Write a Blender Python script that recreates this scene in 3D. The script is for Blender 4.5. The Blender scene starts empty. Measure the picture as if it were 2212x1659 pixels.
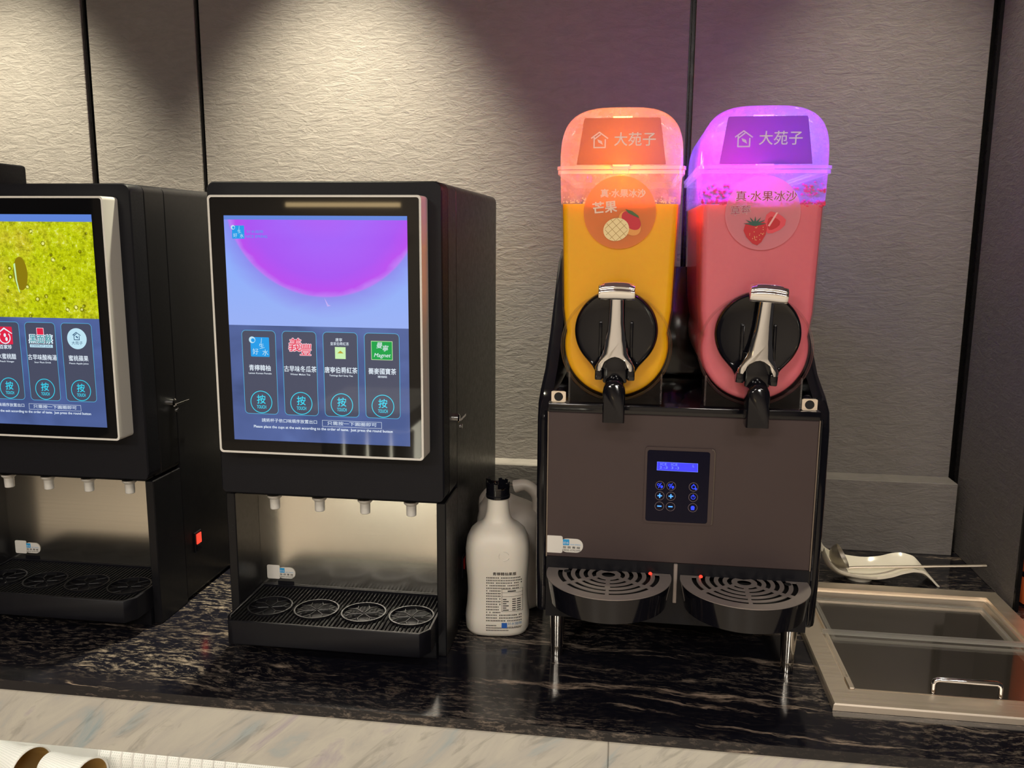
import bpy, bmesh, math, random
from mathutils import Vector, Matrix
random.seed(7)
PI = math.pi
scn = bpy.context.scene
COL = scn.collection

# ------------------------------------------------------------------ camera
F_PX, PITCH, YAW, ROLL = 1856.0, 9.82, 7.99, 0.395
cam_d = bpy.data.cameras.new('camera')
cam_d.sensor_fit = 'HORIZONTAL'
cam_d.sensor_width = 36.0
cam_d.lens = 36.0 * F_PX / 2212.0
cam_d.clip_start = 0.02
cam = bpy.data.objects.new('camera', cam_d)
COL.objects.link(cam)
a, b, r = (math.radians(q) for q in (PITCH, YAW, ROLL))
fw = Vector((-math.sin(b) * math.cos(a), math.cos(b) * math.cos(a), -math.sin(a)))
rt = Vector((math.cos(b), math.sin(b), 0.0))
up = rt.cross(fw)
rt2 = rt * math.cos(r) + up * math.sin(r)
up2 = -rt * math.sin(r) + up * math.cos(r)
M = Matrix((rt2, up2, -fw)).transposed().to_4x4()
M.translation = Vector((0.1158, -1.3733, 0.6836))
cam.matrix_world = M
scn.camera = cam

# ------------------------------------------------------------------ world, exposure, big lamps
scn.view_settings.view_transform = 'Standard'
scn.view_settings.look = 'None'
scn.view_settings.gamma = 1.0
scn.view_settings.use_curve_mapping = False
scn.view_settings.exposure = 0.0
scn.cycles.use_denoising = True
scn.cycles.transparent_max_bounces = 16
scn.cycles.max_bounces = 10
scn.cycles.sample_clamp_indirect = 4.0
w = bpy.data.worlds.new('world')
scn.world = w
w.use_nodes = True
w.node_tree.nodes['Background'].inputs[0].default_value = (0.9, 0.8, 0.75, 1)
w.node_tree.nodes['Background'].inputs[1].default_value = 0.03


def lamp(name, typ, loc, power, color, target=None, parent=None, **kw):
    d = bpy.data.lights.new(name, typ)
    d.energy = power
    d.color = color
    for k, v in kw.items():
        setattr(d, k, v)
    o = bpy.data.objects.new(name, d)
    COL.objects.link(o)
    o.location = loc
    if target is not None:
        o.rotation_euler = (Vector(target) - Vector(loc)).to_track_quat('-Z', 'Y').to_euler()
    if parent:
        o.parent = parent
    return o


CEIL = 1.75
WARM = (1.0, 0.93, 0.68)
# added area fill lights behind the photographer, standing for no seen lamps
lamp('added_fill_light', 'AREA', (-0.25, -2.0, CEIL - 0.02), 15, (1.0, 0.93, 0.83), (-0.25, -2.0, 0), shape='DISK', size=0.5)
lamp('added_fill_light', 'AREA', (1.1, -2.1, CEIL - 0.02), 15, (1.0, 0.93, 0.83), (1.1, -2.1, 0), shape='DISK', size=0.5)
lamp('added_fill_light', 'AREA', (-1.3, -3.2, CEIL - 0.02), 50, (1.0, 0.93, 0.83), (-1.3, -3.2, 0), shape='DISK', size=0.6)
lamp('added_fill_light', 'AREA', (0.7, -3.2, CEIL - 0.02), 46, (1.0, 0.93, 0.83), (0.7, -3.2, 0), shape='DISK', size=0.6)
# wall-washing downlights over the counter
SPOTS = [(-1.38, 0.22, 250), (-0.54, 0.22, 265), (0.62, 0.22, 46)]
for sx, sy, sp in SPOTS:
    lamp('downlight_beam', 'SPOT', (sx, sy, CEIL - 0.03), sp, WARM, (sx, sy + 0.13 * CEIL, 0), spot_size=math.radians(66), spot_blend=0.85, shadow_soft_size=0.03)


# ------------------------------------------------------------------ helpers
def srgb(h):
    h = h.lstrip('#')
    c = [int(h[i:i + 2], 16) / 255 for i in (0, 2, 4)]
    return tuple(x / 12.92 if x <= 0.04045 else ((x + 0.055) / 1.055) ** 2.4 for x in c) + (1.0,)


class MB:
    def __init__(s):
        s.bm = bmesh.new()

    def face(s, pts):
        try:
            return s.bm.faces.new([s.bm.verts.new(p) for p in pts])
        except ValueError:
            return None

    def box(s, x0, x1, y0, y1, z0, z1):
        v = [s.bm.verts.new(p) for p in ((x0, y0, z0), (x1, y0, z0), (x1, y1, z0), (x0, y1, z0), (x0, y0, z1), (x1, y0, z1), (x1, y1, z1), (x0, y1, z1))]
        for f in ((0, 3, 2, 1), (4, 5, 6, 7), (0, 1, 5, 4), (1, 2, 6, 5), (2, 3, 7, 6), (3, 0, 4, 7)):
            s.bm.faces.new([v[i] for i in f])
        return s

    def loft(s, secs, closed=True, cap0=True, cap1=True):
        rows = [[s.bm.verts.new(p) for p in sec] for sec in secs]
        n = len(rows[0])
        for r0, r1 in zip(rows, rows[1:]):
            for i in range(n if closed else n - 1):
                j = (i + 1) % n
                s.bm.faces.new((r0[i], r0[j], r1[j], r1[i]))
        if cap0 and n > 2:
            s.bm.faces.new(list(reversed(rows[0])))
        if cap1 and n > 2:
            s.bm.faces.new(rows[-1])
        return s

    def prism_y(s, poly, y0, y1):       # poly of (x,z)
        return s.loft([[(x, y0, z) for x, z in poly], [(x, y1, z) for x, z in poly]])

    def prism_z(s, poly, z0, z1):
        return s.loft([[(x, y, z0) for x, y in poly], [(x, y, z1) for x, y in poly]])

    def prism_x(s, poly, x0, x1):       # poly of (y,z)
        return s.loft([[(x0, y, z) for y, z in poly], [(x1, y, z) for y, z in poly]])

    def flat(s, poly, y):               # flat face in the xz plane that looks to -y
        return s.face([(x, y, z) for x, z in poly])

    def lathe(s, prof, n=32, c=(0, 0, 0), axis='z', caps=True):
        secs = []
        for rad, h in prof:
            ring = []
            for i in range(n):
                t = 2 * PI * i / n
                p = (rad * math.cos(t), rad * math.sin(t))
                if axis == 'z':
                    q = (p[0], p[1], h)
                elif axis == 'y':
                    q = (p[0], h, -p[1])
                else:
                    q = (h, p[0], p[1])
                ring.append(tuple(u + v for u, v in zip(q, c)))
            secs.append(ring)
        return s.loft(secs, True, caps, caps)

    def tube(s, pts, rads, n=12, sub=1, sy=1.0):
        pts = [Vector(p) for p in pts]
        if not isinstance(rads, (list, tuple)):
            rads = [rads] * len(pts)
        if sub > 1:
            P, R = [], []
            m = len(pts)
            for i in range(m - 1):
                p0, p1, p2, p3 = pts[max(i - 1, 0)], pts[i], pts[i + 1], pts[min(i + 2, m - 1)]
                for k in range(sub):
                    t = k / sub
                    P.append(0.5 * ((2 * p1) + (p2 - p0) * t + (2 * p0 - 5 * p1 + 4 * p2 - p3) * t * t + (3 * p1 - p0 - 3 * p2 + p3) * t ** 3))
                    R.append(rads[i] * (1 - t) + rads[i + 1] * t)
            P.append(pts[-1])
            R.append(rads[-1])
            pts, rads = P, R
        secs = []
        nrm = None
        for i, p in enumerate(pts):
            t = (pts[min(i + 1, len(pts) - 1)] - pts[max(i - 1, 0)]).normalized()
            if nrm is None:
                ref = Vector((0, 0, 1)) if abs(t.z) < 0.9 else Vector((0, 1, 0))
                nrm = t.cross(ref).normalized()
            else:
                nrm = (nrm - t * nrm.dot(t)).normalized()
            bn = t.cross(nrm)
            secs.append([tuple(p + (nrm * math.cos(2 * PI * k / n) + bn * math.sin(2 * PI * k / n) * sy) * rads[i]) for k in range(n)])
        return s.loft(secs)

    def bevel(s, w, seg=2, ang=30):
        bmesh.ops.recalc_face_normals(s.bm, faces=s.bm.faces)
        s.bm.normal_update()
        es = [e for e in s.bm.edges if len(e.link_faces) == 2 and e.calc_face_angle() > math.radians(ang)]
        bmesh.ops.bevel(s.bm, geom=es, offset=w, segments=seg, profile=0.5, affect='EDGES', clamp_overlap=True)
        return s

    def xf(s, m):
        bmesh.ops.transform(s.bm, matrix=m, verts=s.bm.verts)
        return s

    def build(s, name, mat, parent=None, loc=(0, 0, 0), rot=(0, 0, 0), sharp=35, recalc=True, kind=None, label=None):
        if recalc:
            bmesh.ops.recalc_face_normals(s.bm, faces=s.bm.faces)
        me = bpy.data.meshes.new(name)
        s.bm.to_mesh(me)
        s.bm.free()
        me.shade_smooth()
        me.set_sharp_from_angle(angle=math.radians(sharp))
        me.materials.append(mat)
        return link(name, me, parent, loc, rot, kind, label)


def link(name, me, parent=None, loc=(0, 0, 0), rot=(0, 0, 0), kind=None, label=None):
    o = bpy.data.objects.new(name, me)
    COL.objects.link(o)
    o.location = loc
    o.rotation_euler = rot
    if parent:
        o.parent = parent
    if kind:
        o['kind'] = kind
    if label:
        o['label'] = label
    return o


def empty(name, loc=(0, 0, 0), rz=0.0):
    o = bpy.data.objects.new(name, None)
    COL.objects.link(o)
    o.location = loc
    o.rotation_euler = (0, 0, rz)
    o.empty_display_size = 0.05
    return o


def tag(o, label, cat, group=None):
    o['label'] = label
    o['category'] = cat
    if group:
        o['group'] = group
    return o


def copy_tree(o, parent=None):
    c = o.copy()
    COL.objects.link(c)
    c.parent = parent
    for ch in list(o.children):
        copy_tree(ch, c)
    return c


def rrect(x0, x1, z0, z1, rad, n=6):
    out = []
    for cx, cz, t0 in ((x1 - rad, z0 + rad, -PI / 2), (x1 - rad, z1 - rad, 0), (x0 + rad, z1 - rad, PI / 2), (x0 + rad, z0 + rad, PI)):
        for i in range(n + 1):
            t = t0 + PI / 2 * i / n
            out.append((cx + rad * math.cos(t), cz + rad * math.sin(t)))
    return out


def circ(cx, cz, rad, n=32, rz=None):
    return [(cx + rad * math.cos(2 * PI * i / n), cz + (rz or rad) * math.sin(2 * PI * i / n)) for i in range(n)]


def ring_flat(mb, outer, inner, y):
    n = len(outer)
    vo = [mb.bm.verts.new((x, y, z)) for x, z in outer]
    vi = [mb.bm.verts.new((x, y, z)) for x, z in inner]
    for i in range(n):
        j = (i + 1) % n
        mb.bm.faces.new((vo[i], vo[j], vi[j], vi[i]))
    return mb


def ring_prism(mb, outer, inner, y0, y1):
    n = len(outer)
    A = [[mb.bm.verts.new((x, y, z)) for x, z in p] for y in (y0, y1) for p in (outer, inner)]
    o0, i0, o1, i1 = A
    for i in range(n):
        j = (i + 1) % n
        for q in ((o0[i], o0[j], i0[j], i0[i]), (o1[j], o1[i], i1[i], i1[j]), (o0[j], o0[i], o1[i], o1[j]), (i0[i], i0[j], i1[j], i1[i])):
            mb.bm.faces.new(q)
    return mb


# ---- text as flat mesh looking to -y
def text(name, body, size, x, z, y, mat, parent, width=None, align='CENTER', bold=0.0, shear=0.0, rotate=0.0, squash=None):
    c = bpy.data.curves.new('text', 'FONT')
    c.body = body
    c.size = size
    c.align_x = align
    c.align_y = 'CENTER'
    cjk = any(ord(ch) > 0x2e00 for ch in body)
    c.offset = 0.0 if cjk else bold * size
    c.shear = shear
    c.resolution_u = 3
    t = bpy.data.objects.new('text', c)
    COL.objects.link(t)
    bpy.context.view_layer.update()
    me = bpy.data.meshes.new_from_object(t.evaluated_get(bpy.context.evaluated_depsgraph_get()))
    bpy.data.objects.remove(t)
    bpy.data.curves.remove(c)
    xs = [v.co.x for v in me.vertices] or [0]
    k = width / max(max(xs) - min(xs), 1e-6) if width else 1.0
    cr, sr = math.cos(rotate), math.sin(rotate)
    for v in me.vertices:
        px, pz = v.co.x * k, v.co.y * (squash or 1)
        v.co = (x + px * cr - pz * sr, y, z + px * sr + pz * cr)
    if cjk and bold > 0:      # thicken the strokes with shifted copies, outline grade when bold is large
        q = bold * size * 0.9
        n_ = 8 if bold > 0.02 else 4
        bm = bmesh.new()
        for i in range(n_):
            v0 = len(bm.verts)
            bm.from_mesh(me)
            bm.verts.ensure_lookup_table()
            d_ = (q * math.cos(2 * PI * (i + 0.5) / n_), -1e-6 * i, q * math.sin(2 * PI * (i + 0.5) / n_))
            bmesh.ops.translate(bm, vec=d_, verts=bm.verts[v0:])
        bm.to_mesh(me)
        bm.free()
    me.materials.clear()
    me.materials.append(mat)
    me.name = name
    return link(name, me, parent)


# ------------------------------------------------------------------ materials
class NT:
    def __init__(s, name):
        s.m = bpy.data.materials.new(name)
        s.m.use_nodes = True
        s.t = s.m.node_tree
        s.b = s.t.nodes['Principled BSDF']
        s.out = s.t.nodes['Material Output']

    def n(s, typ, ins=None, **kw):
        nd = s.t.nodes.new(typ)
        for k, v in kw.items():
            setattr(nd, k, v)
        for k, v in (ins or {}).items():
            s.set(nd.inputs[k], v)
        return nd

    def set(s, sock, v):
        if isinstance(v, bpy.types.NodeSocket):
            s.t.links.new(v, sock)
        elif isinstance(v, bpy.types.Node):
            s.t.links.new(v.outputs[0], sock)
        else:
            sock.default_value = v

    def ramp(s, fac, stops, interp='LINEAR'):
        nd = s.n('ShaderNodeValToRGB', {'Fac': fac})
        nd.color_ramp.interpolation = interp
        e = nd.color_ramp.elements
        while len(e) < len(stops):
            e.new(0.5)
        for q, (p, c) in zip(e, stops):
            q.position = p
            q.color = c if len(c) == 4 else tuple(c) + (1,)
        return nd

    def coord(s, scale=(1, 1, 1), rot=(0, 0, 0), loc=(0, 0, 0)):
        tc = s.n('ShaderNodeTexCoord')
        return s.n('ShaderNodeMapping', {'Vector': tc.outputs['Object'], 'Scale': scale, 'Rotation': rot, 'Location': loc})

    def noise(s, vec, scale, detail=4, rough=0.5, dist=0.0):
        return s.n('ShaderNodeTexNoise', {'Vector': vec, 'Scale': scale, 'Detail': detail, 'Roughness': rough, 'Distortion': dist})

    def mixc(s, fac, c1, c2, mode='MIX'):
        nd = s.n('ShaderNodeMix', data_type='RGBA', blend_type=mode)
        s.set(nd.inputs[0], fac)
        s.set(nd.inputs[6], c1)
        s.set(nd.inputs[7], c2)
        return nd.outputs[2]

    def math(s, op, a_, b_=0.0):
        nd = s.n('ShaderNodeMath', operation=op)
        s.set(nd.inputs[0], a_)
        s.set(nd.inputs[1], b_)
        return nd.outputs[0]

    def bump(s, h, strength, dist):
        return s.n('ShaderNodeBump', {'Height': h, 'Strength': strength, 'Distance': dist})


def pm(name, col, rough=0.5, metal=0.0, spec=0.5, emit=None, es=1.0, bump=None, coat=0.0, sss=0.0, alpha=1.0, fine=None):
    t = NT(name)
    p = t.b.inputs
    p['Base Color'].default_value = tuple(col)[:3] + (1,)
    p['Roughness'].default_value = rough
    p['Metallic'].default_value = metal
    p['Specular IOR Level'].default_value = spec
    p['Coat Weight'].default_value = coat
    p['Coat Roughness'].default_value = 0.05
    p['Alpha'].default_value = alpha
    if sss:
        p['Subsurface Weight'].default_value = sss
        p['Subsurface Scale'].default_value = 0.02
        p['Subsurface Radius'].default_value = (1, 0.5, 0.25)
    if emit:
        p['Emission Color'].default_value = tuple(emit)[:3] + (1,)
        p['Emission Strength'].default_value = es
    # a little tonal grain so that no surface is perfectly even
    if fine is not None or bump:
        v = t.coord()
        nz = t.noise(v, fine or 60, 4, 0.6)
        rr = t.ramp(nz, [(0.3, (rough * 0.85,) * 3), (0.7, (min(1, rough * 1.15),) * 3)])
        t.set(p['Roughness'], rr)
        if bump:
            t.set(p['Normal'], t.bump(nz, bump, 0.002))
    return t.m


def screen_mat(name, col, es=1.0):
    c = srgb(col) if isinstance(col, str) else col
    return pm(name, (0.0, 0.0, 0.0), 0.04, 0, 0.5, emit=c, es=es)


def slate_mat(name, c0, c1):
    t = NT(name)
    v = t.coord((1.0, 1.0, 1.0))
    vs = t.coord((17.0, 17.0, 46.0), rot=(0, math.radians(-8), 0))
    n1 = t.noise(vs, 1.5, 8, 0.68, 0.9)
    n2 = t.noise(t.coord((60, 60, 150), rot=(0, math.radians(-5), 0)), 1.5, 5, 0.6, 0.4)
    n3 = t.noise(v, 2.0, 3)
    h = t.math('ADD', n1.outputs[0], t.math('MULTIPLY', n2.outputs[0], 0.35))
    base = t.mixc(n3.outputs[0], c0 + (1,), c1 + (1,))
    t.set(t.b.inputs['Base Color'], t.mixc(t.ramp(n1, [(0.25, (0.72,) * 3), (0.7, (1.08,) * 3)]).outputs[0], (0, 0, 0, 1), base, 'MIX') if False else t.mixc(1.0, base, t.ramp(n1, [(0.25, (0.78,) * 3), (0.7, (1.0,) * 3)]).outputs[0], 'MULTIPLY'))
    t.b.inputs['Roughness'].default_value = 0.62
    t.b.inputs['Specular IOR Level'].default_value = 0.4
    t.set(t.b.inputs['Normal'], t.bump(h, 0.5, 0.007))
    return t.m


def granite_mat():
    t = NT('black_granite_with_tan_veins')
    tc = t.n('ShaderNodeTexCoord')
    v0 = t.n('ShaderNodeMapping', {'Vector': tc.outputs['Object'], 'Scale': (1, 1, 1), 'Rotation': (0, 0, math.radians(3))})
    wob = t.noise(t.n('ShaderNodeMapping', {'Vector': v0, 'Scale': (3.0, 5, 5)}), 1.0, 5, 0.6)
    add = t.n('ShaderNodeVectorMath', {0: v0}, operation='ADD')
    sc = t.n('ShaderNodeVectorMath', {0: wob.outputs['Color'], 1: (0.02, 0.10, 0.05)}, operation='MULTIPLY')
    t.set(add.inputs[1], sc.outputs[0])
    s1 = t.noise(t.n('ShaderNodeMapping', {'Vector': add.outputs[0], 'Scale': (2.2, 34, 34)}), 1.0, 9, 0.70)
    s2 = t.noise(t.n('ShaderNodeMapping', {'Vector': add.outputs[0], 'Scale': (45, 150, 150), 'Location': (3, 1, 0)}), 1.0, 6, 0.75)
    big = t.noise(t.n('ShaderNodeMapping', {'Vector': add.outputs[0], 'Scale': (1.2, 7, 7), 'Location': (7.3, 2, 0)}), 1.0, 3, 0.5)
    spk = t.noise(t.n('ShaderNodeMapping', {'Vector': add.outputs[0], 'Scale': (40, 150, 150)}), 1.0, 4, 0.7)
    spr = t.ramp(spk, [(0.36, (0.12,) * 3), (0.58, (1,) * 3)])
    vein = t.ramp(s1, [(0.585, (0,) * 3), (0.64, (0.5,) * 3), (0.70, (1,) * 3)])
    fine = t.ramp(s2, [(0.50, (0,) * 3), (0.68, (1,) * 3)])
    area = t.ramp(big, [(0.36, (0.05,) * 3), (0.60, (1,) * 3)])
    fm = t.math('MULTIPLY', fine.outputs[0], t.math('MULTIPLY', area.outputs[0], 0.45))
    vm = t.math('MULTIPLY', vein.outputs[0], spr.outputs[0])
    fac = t.n('ShaderNodeMath', {0: vm, 1: fm}, operation='MAXIMUM')
    tan = t.mixc(big.outputs[0], srgb('#a08270'), srgb('#e6d8c4'))
    base = t.mixc(fac.outputs[0], (0.006, 0.006, 0.010, 1), tan)
    t.set(t.b.inputs['Base Color'], base)
    t.b.inputs['Roughness'].default_value = 0.13
    t.b.inputs['Specular IOR Level'].default_value = 0.5
    return t.m


def marble_mat():
    t = NT('grey_marble')
    v = t.coord((1, 1, 1), rot=(0, math.radians(40), 0))
    n1 = t.noise(t.n('ShaderNodeMapping', {'Vector': v, 'Scale': (3.5, 3.5, 14)}), 1.3, 7, 0.6, 1.0)
    n2 = t.noise(t.n('ShaderNodeMapping', {'Vector': v, 'Scale': (7, 7, 45)}), 1.0, 5, 0.6, 1.6)
    c = t.ramp(n1, [(0.30, srgb('#a4b2b6')), (0.43, srgb('#c0bcb4')), (0.58, srgb('#ccc8bc')), (0.72, srgb('#b0a6b0'))])
    d = t.ramp(n2, [(0.33, (0.55, 0.55, 0.55)), (0.45, (1, 1, 1))])
    t.set(t.b.inputs['Base Color'], t.mixc(0.55, c.outputs[0], t.mixc(1.0, c.outputs[0], d.outputs[0], 'MULTIPLY')))
    t.b.inputs['Roughness'].default_value = 0.3
    return t.m


def acrylic_mat(name, haze=0.2, tint=(1, 1, 1), frost=0.0, scale=70.0, above=None):
    """clear moulded plastic: mostly see-through, a little milky, glossy skin"""
    t = NT(name)
    t.t.nodes.remove(t.b)
    tr = t.n('ShaderNodeBsdfTransparent', {'Color': tint + (1,)})
    tl = t.n('ShaderNodeBsdfTranslucent', {'Color': (0.9, 0.9, 0.9, 1)})
    df = t.n('ShaderNodeBsdfDiffuse', {'Color': (0.9, 0.9, 0.9, 1)})
    gl = t.n('ShaderNodeBsdfGlossy', {'Color': (1, 1, 1, 1), 'Roughness': 0.06})
    milk = t.n('ShaderNodeMixShader', {0: 0.06, 1: tl, 2: df})
    fac = haze
    if frost:
        nz = t.noise(t.coord((1, 1, 1)), scale, 6, 0.7)
        fac = t.ramp(nz, [(0.42, (haze,) * 3), (0.62, (haze + frost,) * 3)]).outputs[0]
        if above is not None:   # splashes and condensation cling only above the fill line
            zz = t.n('ShaderNodeSeparateXYZ', {0: t.n('ShaderNodeTexCoord').outputs['Object']}).outputs['Z']
            fac = t.math('MULTIPLY', fac, t.n('ShaderNodeMapRange', {0: zz, 1: above - 0.002, 2: above + 0.003, 3: 0.10, 4: 1.0}).outputs[0])
    m1 = t.n('ShaderNodeMixShader', {0: fac, 1: tr, 2: milk})
    fr = t.n('ShaderNodeFresnel', {'IOR': 1.22})
    m2 = t.n('ShaderNodeMixShader', {0: t.math('MINIMUM', fr.outputs[0], 0.22), 1: m1, 2: gl})
    t.set(t.out.inputs['Surface'], m2)
    return t.m


def steel_mat(name, col, rough, aniso_axis=0, bump=0.05):
    t = NT(name)
    sc = [4, 4, 4]
    for k in range(3):
        if k != aniso_axis:
            sc[k] = 400
    nz = t.noise(t.coord(tuple(sc)), 1.0, 3, 0.6)
    p = t.b.inputs
    p['Base Color'].default_value = col + (1,)
    p['Metallic'].default_value = 1.0
    t.set(p['Roughness'], t.ramp(nz, [(0.3, (rough * 0.93,) * 3), (0.7, (rough * 1.07,) * 3)]))
    if bump > 0.009:
        t.set(p['Normal'], t.bump(nz, bump, 0.0006))
    return t.m


MT = {}
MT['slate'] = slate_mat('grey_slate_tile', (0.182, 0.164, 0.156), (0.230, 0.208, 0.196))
MT['slate_shaded'] = slate_mat('shaded_slate_tile', (0.115, 0.102, 0.098), (0.145, 0.130, 0.124))  # same slate for the right wall, its shade put into the colour
MT['slate_dark'] = slate_mat('dark_slate_tile', (0.10, 0.09, 0.085), (0.13, 0.115, 0.105))
MT['joint'] = pm('black_metal_joint', (0.012, 0.011, 0.012), 0.28, 0.6, fine=40)
MT['granite'] = granite_mat()
MT['marble'] = marble_mat()
MT['black'] = pm('black_powder_coat', (0.0055, 0.0058, 0.0095), 0.5, spec=0.25, fine=300, bump=0.08)
MT['black_side'] = pm('black_satin_panel', (0.007, 0.007, 0.009), 0.33, spec=0.3, fine=120)
MT['dark_plastic'] = pm('dark_plastic', (0.006, 0.006, 0.009), 0.42, spec=0.25, fine=90)
MT['gloss_black'] = pm('glossy_black_plastic', (0.005, 0.005, 0.008), 0.10, spec=0.4, coat=0.15, fine=30)
MT['glass_black'] = pm('black_cover_glass', (0.004, 0.004, 0.005), 0.03, spec=0.5)
MT['white_frame'] = pm('white_plastic', (0.78, 0.76, 0.72), 0.35, fine=80)
MT['nozzle'] = pm('milky_nozzle_plastic', (0.72, 0.70, 0.66), 0.3, fine=80)
MT['matt'] = pm('matt_black_plastic', (0.012, 0.012, 0.013), 0.6, spec=0.2, fine=90)
MT['steel_bay'] = steel_mat('brushed_steel_back', (0.92, 0.89, 0.82), 0.21, 0, 0.008)
MT['steel'] = steel_mat('brushed_steel', (0.90, 0.79, 0.67), 0.42, 0, 0.01)
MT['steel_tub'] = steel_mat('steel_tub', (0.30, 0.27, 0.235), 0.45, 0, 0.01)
MT['leg'] = steel_mat('polished_steel', (0.72, 0.69, 0.64), 0.14, 2, 0.02)
MT['chrome'] = pm('chrome', (0.86, 0.86, 0.88), 0.07, 1.0)
MT['panel'] = pm('bronze_coated_front', (0.064, 0.044, 0.045), 0.45, 0.30, fine=20)
MT['panel_edge'] = pm('worn_bronze_edge', (0.22, 0.18, 0.15), 0.35, 0.6, fine=20)
MT['grill'] = pm('grey_coated_steel', (0.30, 0.26, 0.245), 0.4, 0.4, fine=60)
MT['hole'] = pm('dark_recess', (0.004, 0.004, 0.005), 0.7)
MT['acrylic'] = acrylic_mat('clear_lid_acrylic', 0.24, frost=0.08, scale=60)
MT['tank'] = acrylic_mat('clear_tank_acrylic', 0.19, frost=0.13, scale=90, above=0.730)
MT['rim_acrylic'] = acrylic_mat('thick_rim_acrylic', 0.34)
MT['clear'] = acrylic_mat('clear_acrylic', 0.03, (0.94, 0.93, 0.92))
MT['plate'] = None
MT['white_print'] = pm('white_print', (0.9, 0.9, 0.9), 0.5)
MT['white_sticker'] = pm('white_sticker', (0.78, 0.75, 0.70), 0.4)
MT['blue_print'] = pm('blue_print', srgb('#2aa0e0'), 0.4)
MT['black_print'] = pm('black_print', (0.02, 0.02, 0.02), 0.5)
MT['bottle'] = pm('milky_bottle_plastic', (0.80, 0.745, 0.66), 0.42, sss=0.15, fine=30)
MT['bottle2'] = pm('grey_jug_plastic', (0.62, 0.56, 0.50), 0.45, fine=30)
MT['ceramic'] = pm('white_glazed_ceramic', (0.86, 0.80, 0.68), 0.15, coat=0.3, fine=12)
MT['led_red'] = pm('red_pilot_light', (0.3, 0.01, 0.01), 0.3, emit=(1.0, 0.06, 0.03), es=1.3)
MT['cup'] = None
MT['cup_gold'] = pm('gold_cup_lining', (0.62, 0.44, 0.18), 0.32, 0.7, fine=40)
MT['floor'] = pm('beige_floor', (0.62, 0.54, 0.43), 0.4, fine=6)
MT['ceiling'] = pm('grey_ceiling', (0.30, 0.27, 0.24), 0.8, fine=6)
MT['far_wall'] = pm('beige_far_wall', (0.62, 0.56, 0.48), 0.7, fine=4)
MT['niche'] = pm('white_niche_board', (0.85, 0.84, 0.80), 0.4, fine=12)
MT['orange'] = pm('orange_red_plastic', (0.85, 0.16, 0.04), 0.35, fine=20)

# ------------------------------------------------------------------ room shell
YW, XR, YF = 0.5896, 0.835, -0.262
ZL = 0.1614
# back wall: dark base, slate panels, black joints
wall = MB().box(-2.6, 1.6, YW + 0.012, YW + 0.10, -0.9, CEIL).build('wall_back', MT['joint'])
wall['kind'] = 'structure'
JX = [-1.1763, -0.8966, 0.2229]
edges = [-2.6, JX[0], JX[1], JX[2], 0.825]
gap = [0.0080, 0.0060, 0.0062]
for i in range(4):
    x0 = edges[i] + (gap[i - 1] if i else 0)
    x1 = edges[i + 1] - (gap[i] if i < 3 else 0.004)
    MB().box(x0, x1, YW, YW + 0.012, 0.0, CEIL).bevel(0.0012, 1).build('wall_panel', MT['slate'], wall)
for jx in JX:
    MB().box(jx - 0.0012, jx + 0.0012, YW + 0.002, YW + 0.0125, 0.0, CEIL).build('joint_strip', MT['joint'], wall)
# stone ledge that runs along the foot of the wall
ledge = empty('trim_1', (0, 0, 0))
ledge['kind'] = 'structure'
lx = [-2.6, -1.1763, -0.8966, 0.2229, 0.821]
for i in range(4):
    MB().box(lx[i] + 0.0006, lx[i + 1] - 0.0006, 0.531, YW - 0.0006, 0.0, ZL).bevel(0.001, 1).build('ledge_panel', MT['slate'], ledge)
# right-hand partition
pr = MB().box(XR, XR + 0.006, 0.254, YW - 0.002, 0.0, CEIL).bevel(0.001, 1).build('wall_right', MT['slate_shaded'])
pr['kind'] = 'structure'
MB().box(XR - 0.0008, XR + 0.0068, 0.247, 0.254, 0.0, CEIL).build('edge_strip', MT['joint'], pr)
MB().box(XR - 0.007, XR, YW - 0.016, YW - 0.002, 0.0, CEIL).build('corner_strip', MT['joint'], pr)
# floor, ceiling, far walls of the room
fl = MB().box(-4.0, 3.0, -5.5, 0.6, -0.95, -0.90).build('floor', MT['floor'])
fl['kind'] = 'structure'
ce = MB().box(-4.0, 3.0, -5.5, 0.7, CEIL, CEIL + 0.05).build('ceiling', MT['ceiling'])
ce['kind'] = 'structure'
fw_ = MB().box(-4.0, 3.0, -5.05, -5.0, -0.9, CEIL).build('wall_front', MT['far_wall'])
fw_['kind'] = 'structure'

# ceiling downlight fixtures
for i, (sx, sy, sp) in enumerate(SPOTS):
    d = empty('downlight', (sx, sy, CEIL))
    mb = MB()
    mb.lathe([(0.052, 0.0), (0.052, -0.006), (0.042, -0.010), (0.040, -0.004), (0.040, 0.0)], 32)
    mb.build('trim_ring', MT['white_frame'], d)
    MB().lathe([(0.038, -0.001), (0.030, -0.004), (0.0005, -0.005)], 24).build('lens', pm('lamp_lens', (0.9, 0.9, 0.9), 0.2, emit=WARM, es=6.0), d)
    tag(d, ['recessed ceiling downlight over the yellow-green screen dispenser', 'recessed ceiling downlight over the purple screen dispenser', 'recessed ceiling downlight over the slush machine'][i], 'downlight', 'downlights along the wall')

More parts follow.
